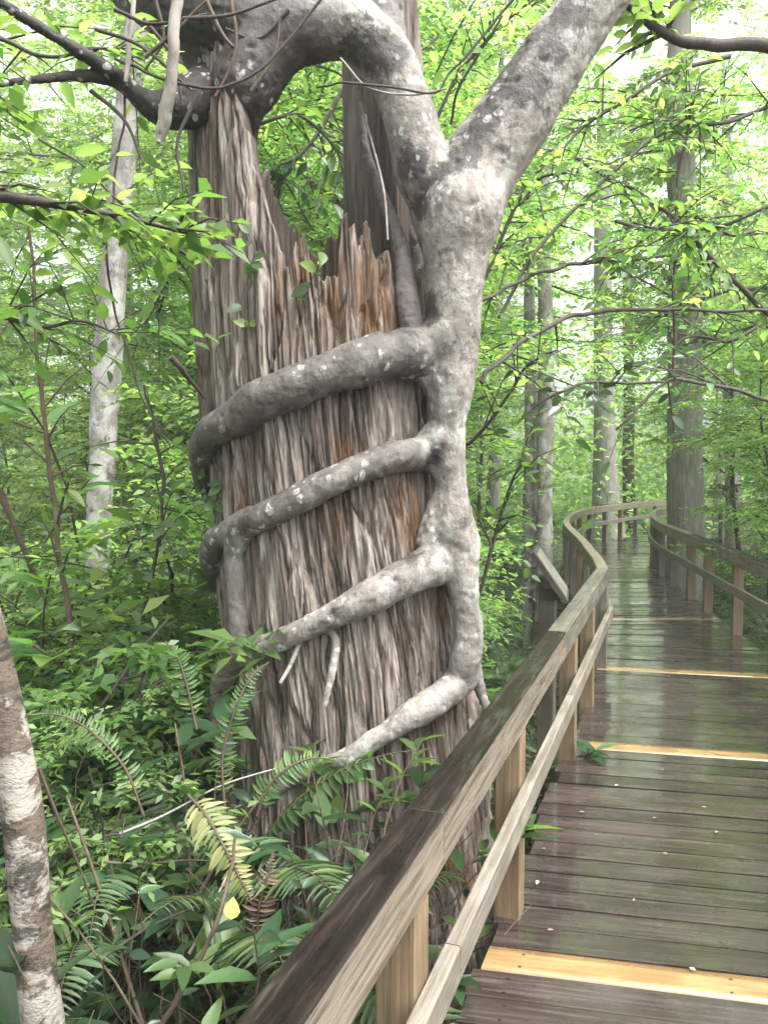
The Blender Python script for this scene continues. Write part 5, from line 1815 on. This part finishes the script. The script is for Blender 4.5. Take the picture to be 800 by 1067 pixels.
# twiggy bushes: tangles of thin bare stems with few leaves
def tangle_mesh(seed, n, H, nleaf, ll):
    r = random.Random(seed)
    wood, lv = Buf(), Leaves()
    for k in range(n):
        P = limb_path(r, (r.gauss(0, .22), r.gauss(0, .22), -0.05), r.uniform(0, 6.28), r.uniform(0.3, 1.4), H * r.uniform(.5, 1.3), 10, r.uniform(-0.1, 1.0), 0.22)
        tube(wood, P, np.linspace(r.uniform(.002, .005), 0.0012, len(P)), 5, False)
        for q in range(nleaf):
            i = r.randrange(4, 10)
            d = unit(np.array([r.gauss(0, 1), r.gauss(0, 1), r.gauss(0.1, .4)]))
            lv.put(P[i], d, np.array([r.gauss(0, .4), r.gauss(0, .4), 1]), ll * r.uniform(.6, 1.2))
    return [('stem', wood.mesh('stem', M['brown_twig'])), ('foliage', lv.mesh('foliage', M['leaf_dark'], 0.4, LEAF8))]


TAN = [tangle_mesh(601, 46, 0.8, 2, 0.07), tangle_mesh(602, 38, 0.95, 3, 0.06), tangle_mesh(603, 50, 0.7, 1, 0.08)]
for k, (u, v, dp) in enumerate([(120, 880, 2.3), (220, 900, 2.35), (60, 960, 2.1), (160, 990, 2.0), (260, 930, 2.45), (310, 860, 2.75), (90, 830, 2.7), (200, 840, 2.7), (20, 900, 2.4), (240, 1010, 2.1), (350, 850, 2.95), (130, 780, 3.2)]):
    p = px(u, v, dp)
    place('twiggy_bush', TAN[k % 3], (p[0], dp, gz(p[0], dp)), k * 1.7, 1.0 + 0.1 * (k % 3), 'tangle of thin brown stems with few dark leaves in the shade below the stump', 'bush', 'twiggy bushes below the stump')

# one yellow leaf caught in the undergrowth, fallen leaves on the planks
lv = Leaves()
p = np.array(px(241, 958, 2.0))
lv.put(np.zeros(3), np.array([0.1, -0.1, 1.0]), np.array([0.1, -1.0, 0.2]), 0.055)
o = link('yellow_leaf', lv.mesh('yellow_leaf', M['yellow'], 0.78, LEAF8), None, tuple(p + np.array([0, 0, 0])))
tag(o, 'single bright yellow leaf caught on a brown vine stem', 'leaf')
rr = random.Random(12)
deb = [(568, 895, 0), (603, 855, 0), (690, 808, 0), (745, 878, 1), (640, 826, 1), (575, 828, 0), (650, 780, 0), (700, 740, 0), (620, 880, 0), (560, 930, 1), (735, 850, 1), (775, 905, 0), (690, 900, 0), (660, 950, 0), (724, 1030, 1), (570, 985, 0), (610, 790, 1), (680, 862, 0)]
for k, (u, v, pale) in enumerate(deb):
    dq = FPX * CAMZ / (v - HORIZ)
    q = px(u, v, dq)
    lv = Leaves()
    az = rr.uniform(0, 6.28)
    lv.put(np.zeros(3), np.array([math.cos(az), math.sin(az), 0.12]), np.array([rr.gauss(0, .15), rr.gauss(0, .15), 1]), rr.uniform(0.014, 0.034))
    o = link('fallen_leaf', lv.mesh('fallen_leaf', M['deadleaf_pale'] if pale else M['litter'], 0.5, LEAF8), None, (q[0], q[1], 0.008))
    tag(o, 'tiny pale fallen leaf lying on the wet planks' if pale else 'tiny brown fallen leaf lying on the wet planks', 'leaf', 'pale fallen leaves on the planks' if pale else 'brown fallen leaves on the planks')


# ------------------------------------------------------------------ small climbers on the stump, dead twigs about the dark limb
def climber(label, pts, ll, n, seed):
    r = random.Random(seed)
    Q = [surf(u, v, 0.02) for (u, v) in pts]
    c = catmull(Q, 6)
    root = thing('climbing_vine', label, 'vine', tuple(c[0]))
    b = Buf()
    tube(b, c, 0.0022, 5)
    lv = Leaves()
    for q in range(n):
        i = r.randrange(len(c))
        lv.put(c[i], unit(np.array([r.gauss(0, 1), -0.5 + r.gauss(0, .3), r.gauss(-.2, .7)])), unit(np.array([r.gauss(0, .4), -1, r.uniform(0.1, .9)])), ll * r.uniform(.6, 1.2))
    link('stem', b.mesh('stem', M['twig']), root, tuple(-c[0]))
    link('leaves', lv.mesh('leaves', M['leaf'], 0.6, LEAF8), root, tuple(-c[0]))


climber('small climbing vine with a few round leaves high on the left of the stump', [(262, 340), (255, 315), (262, 290), (268, 262), (262, 245)], 0.06, 12, 1)
climber('leafy climber hanging over the left end of the second girdling root', [(225, 590), (232, 560), (228, 530), (236, 505)], 0.065, 18, 2)
climber('little climbing vine at the left edge of the stump below the top root', [(222, 520), (214, 490), (218, 470), (226, 440)], 0.05, 12, 3)
climber('climbing vine with green leaves on the rotten front rim of the stump', [(315, 330), (322, 300), (333, 275), (336, 262)], 0.07, 7, 4)
climber('leafy climber at the foot of the stump under the lowest girdling root', [(350, 850), (362, 820), (352, 800), (372, 790)], 0.085, 16, 5)
tw = [[(150, 60), (185, 30), (215, 0)], [(100, 30), (150, 50), (200, 95)], [(160, -10), (170, 40), (150, 75)], [(210, -10), (235, 40), (262, 62)], [(190, 20), (240, 15), (300, -5)],
      [(120, 10), (160, 25), (215, 15)], [(262, 95), (285, 60), (292, 20)], [(95, 95), (130, 125), (150, 170)], [(205, 100), (185, 150), (192, 200)], [(240, 0), (246, 50), (225, 100)], [(150, 20), (180, 60), (190, 110)], [(300, 10), (270, 40), (235, 30)]]
for k, pts in enumerate(tw):
    dq = 3.02 + 0.05 * (k % 4)
    branch('dead_twig', 'thin dark dead twig tangled about the dark limb at the top left', [(u, v, dq, 4.5 - i) for i, (u, v) in enumerate(pts)], M['twig'] if k % 3 else M['brown_twig'], cat='twig', seed=700 + k, group='dead twigs about the dark limb')
branch('twig', 'pale thin twig crossing the left fig limb to the right', [(355, 60, 3.0, 2), (385, 92, 3.0, 2), (430, 98, 3.0, 2.5), (465, 92, 3.0, 2)], M['deadwood'], cat='twig', seed=801)
branch('twig', 'forked dark twig standing between the two fig limbs', [(470, 130, 3.3, 3), (476, 95, 3.25, 3), (500, 55, 3.2, 2.5), (530, 5, 3.15, 2)], M['twig'], 3, 0.07, 'leaf_pale', 802, cat='twig', twigs=4, tl=0.15)
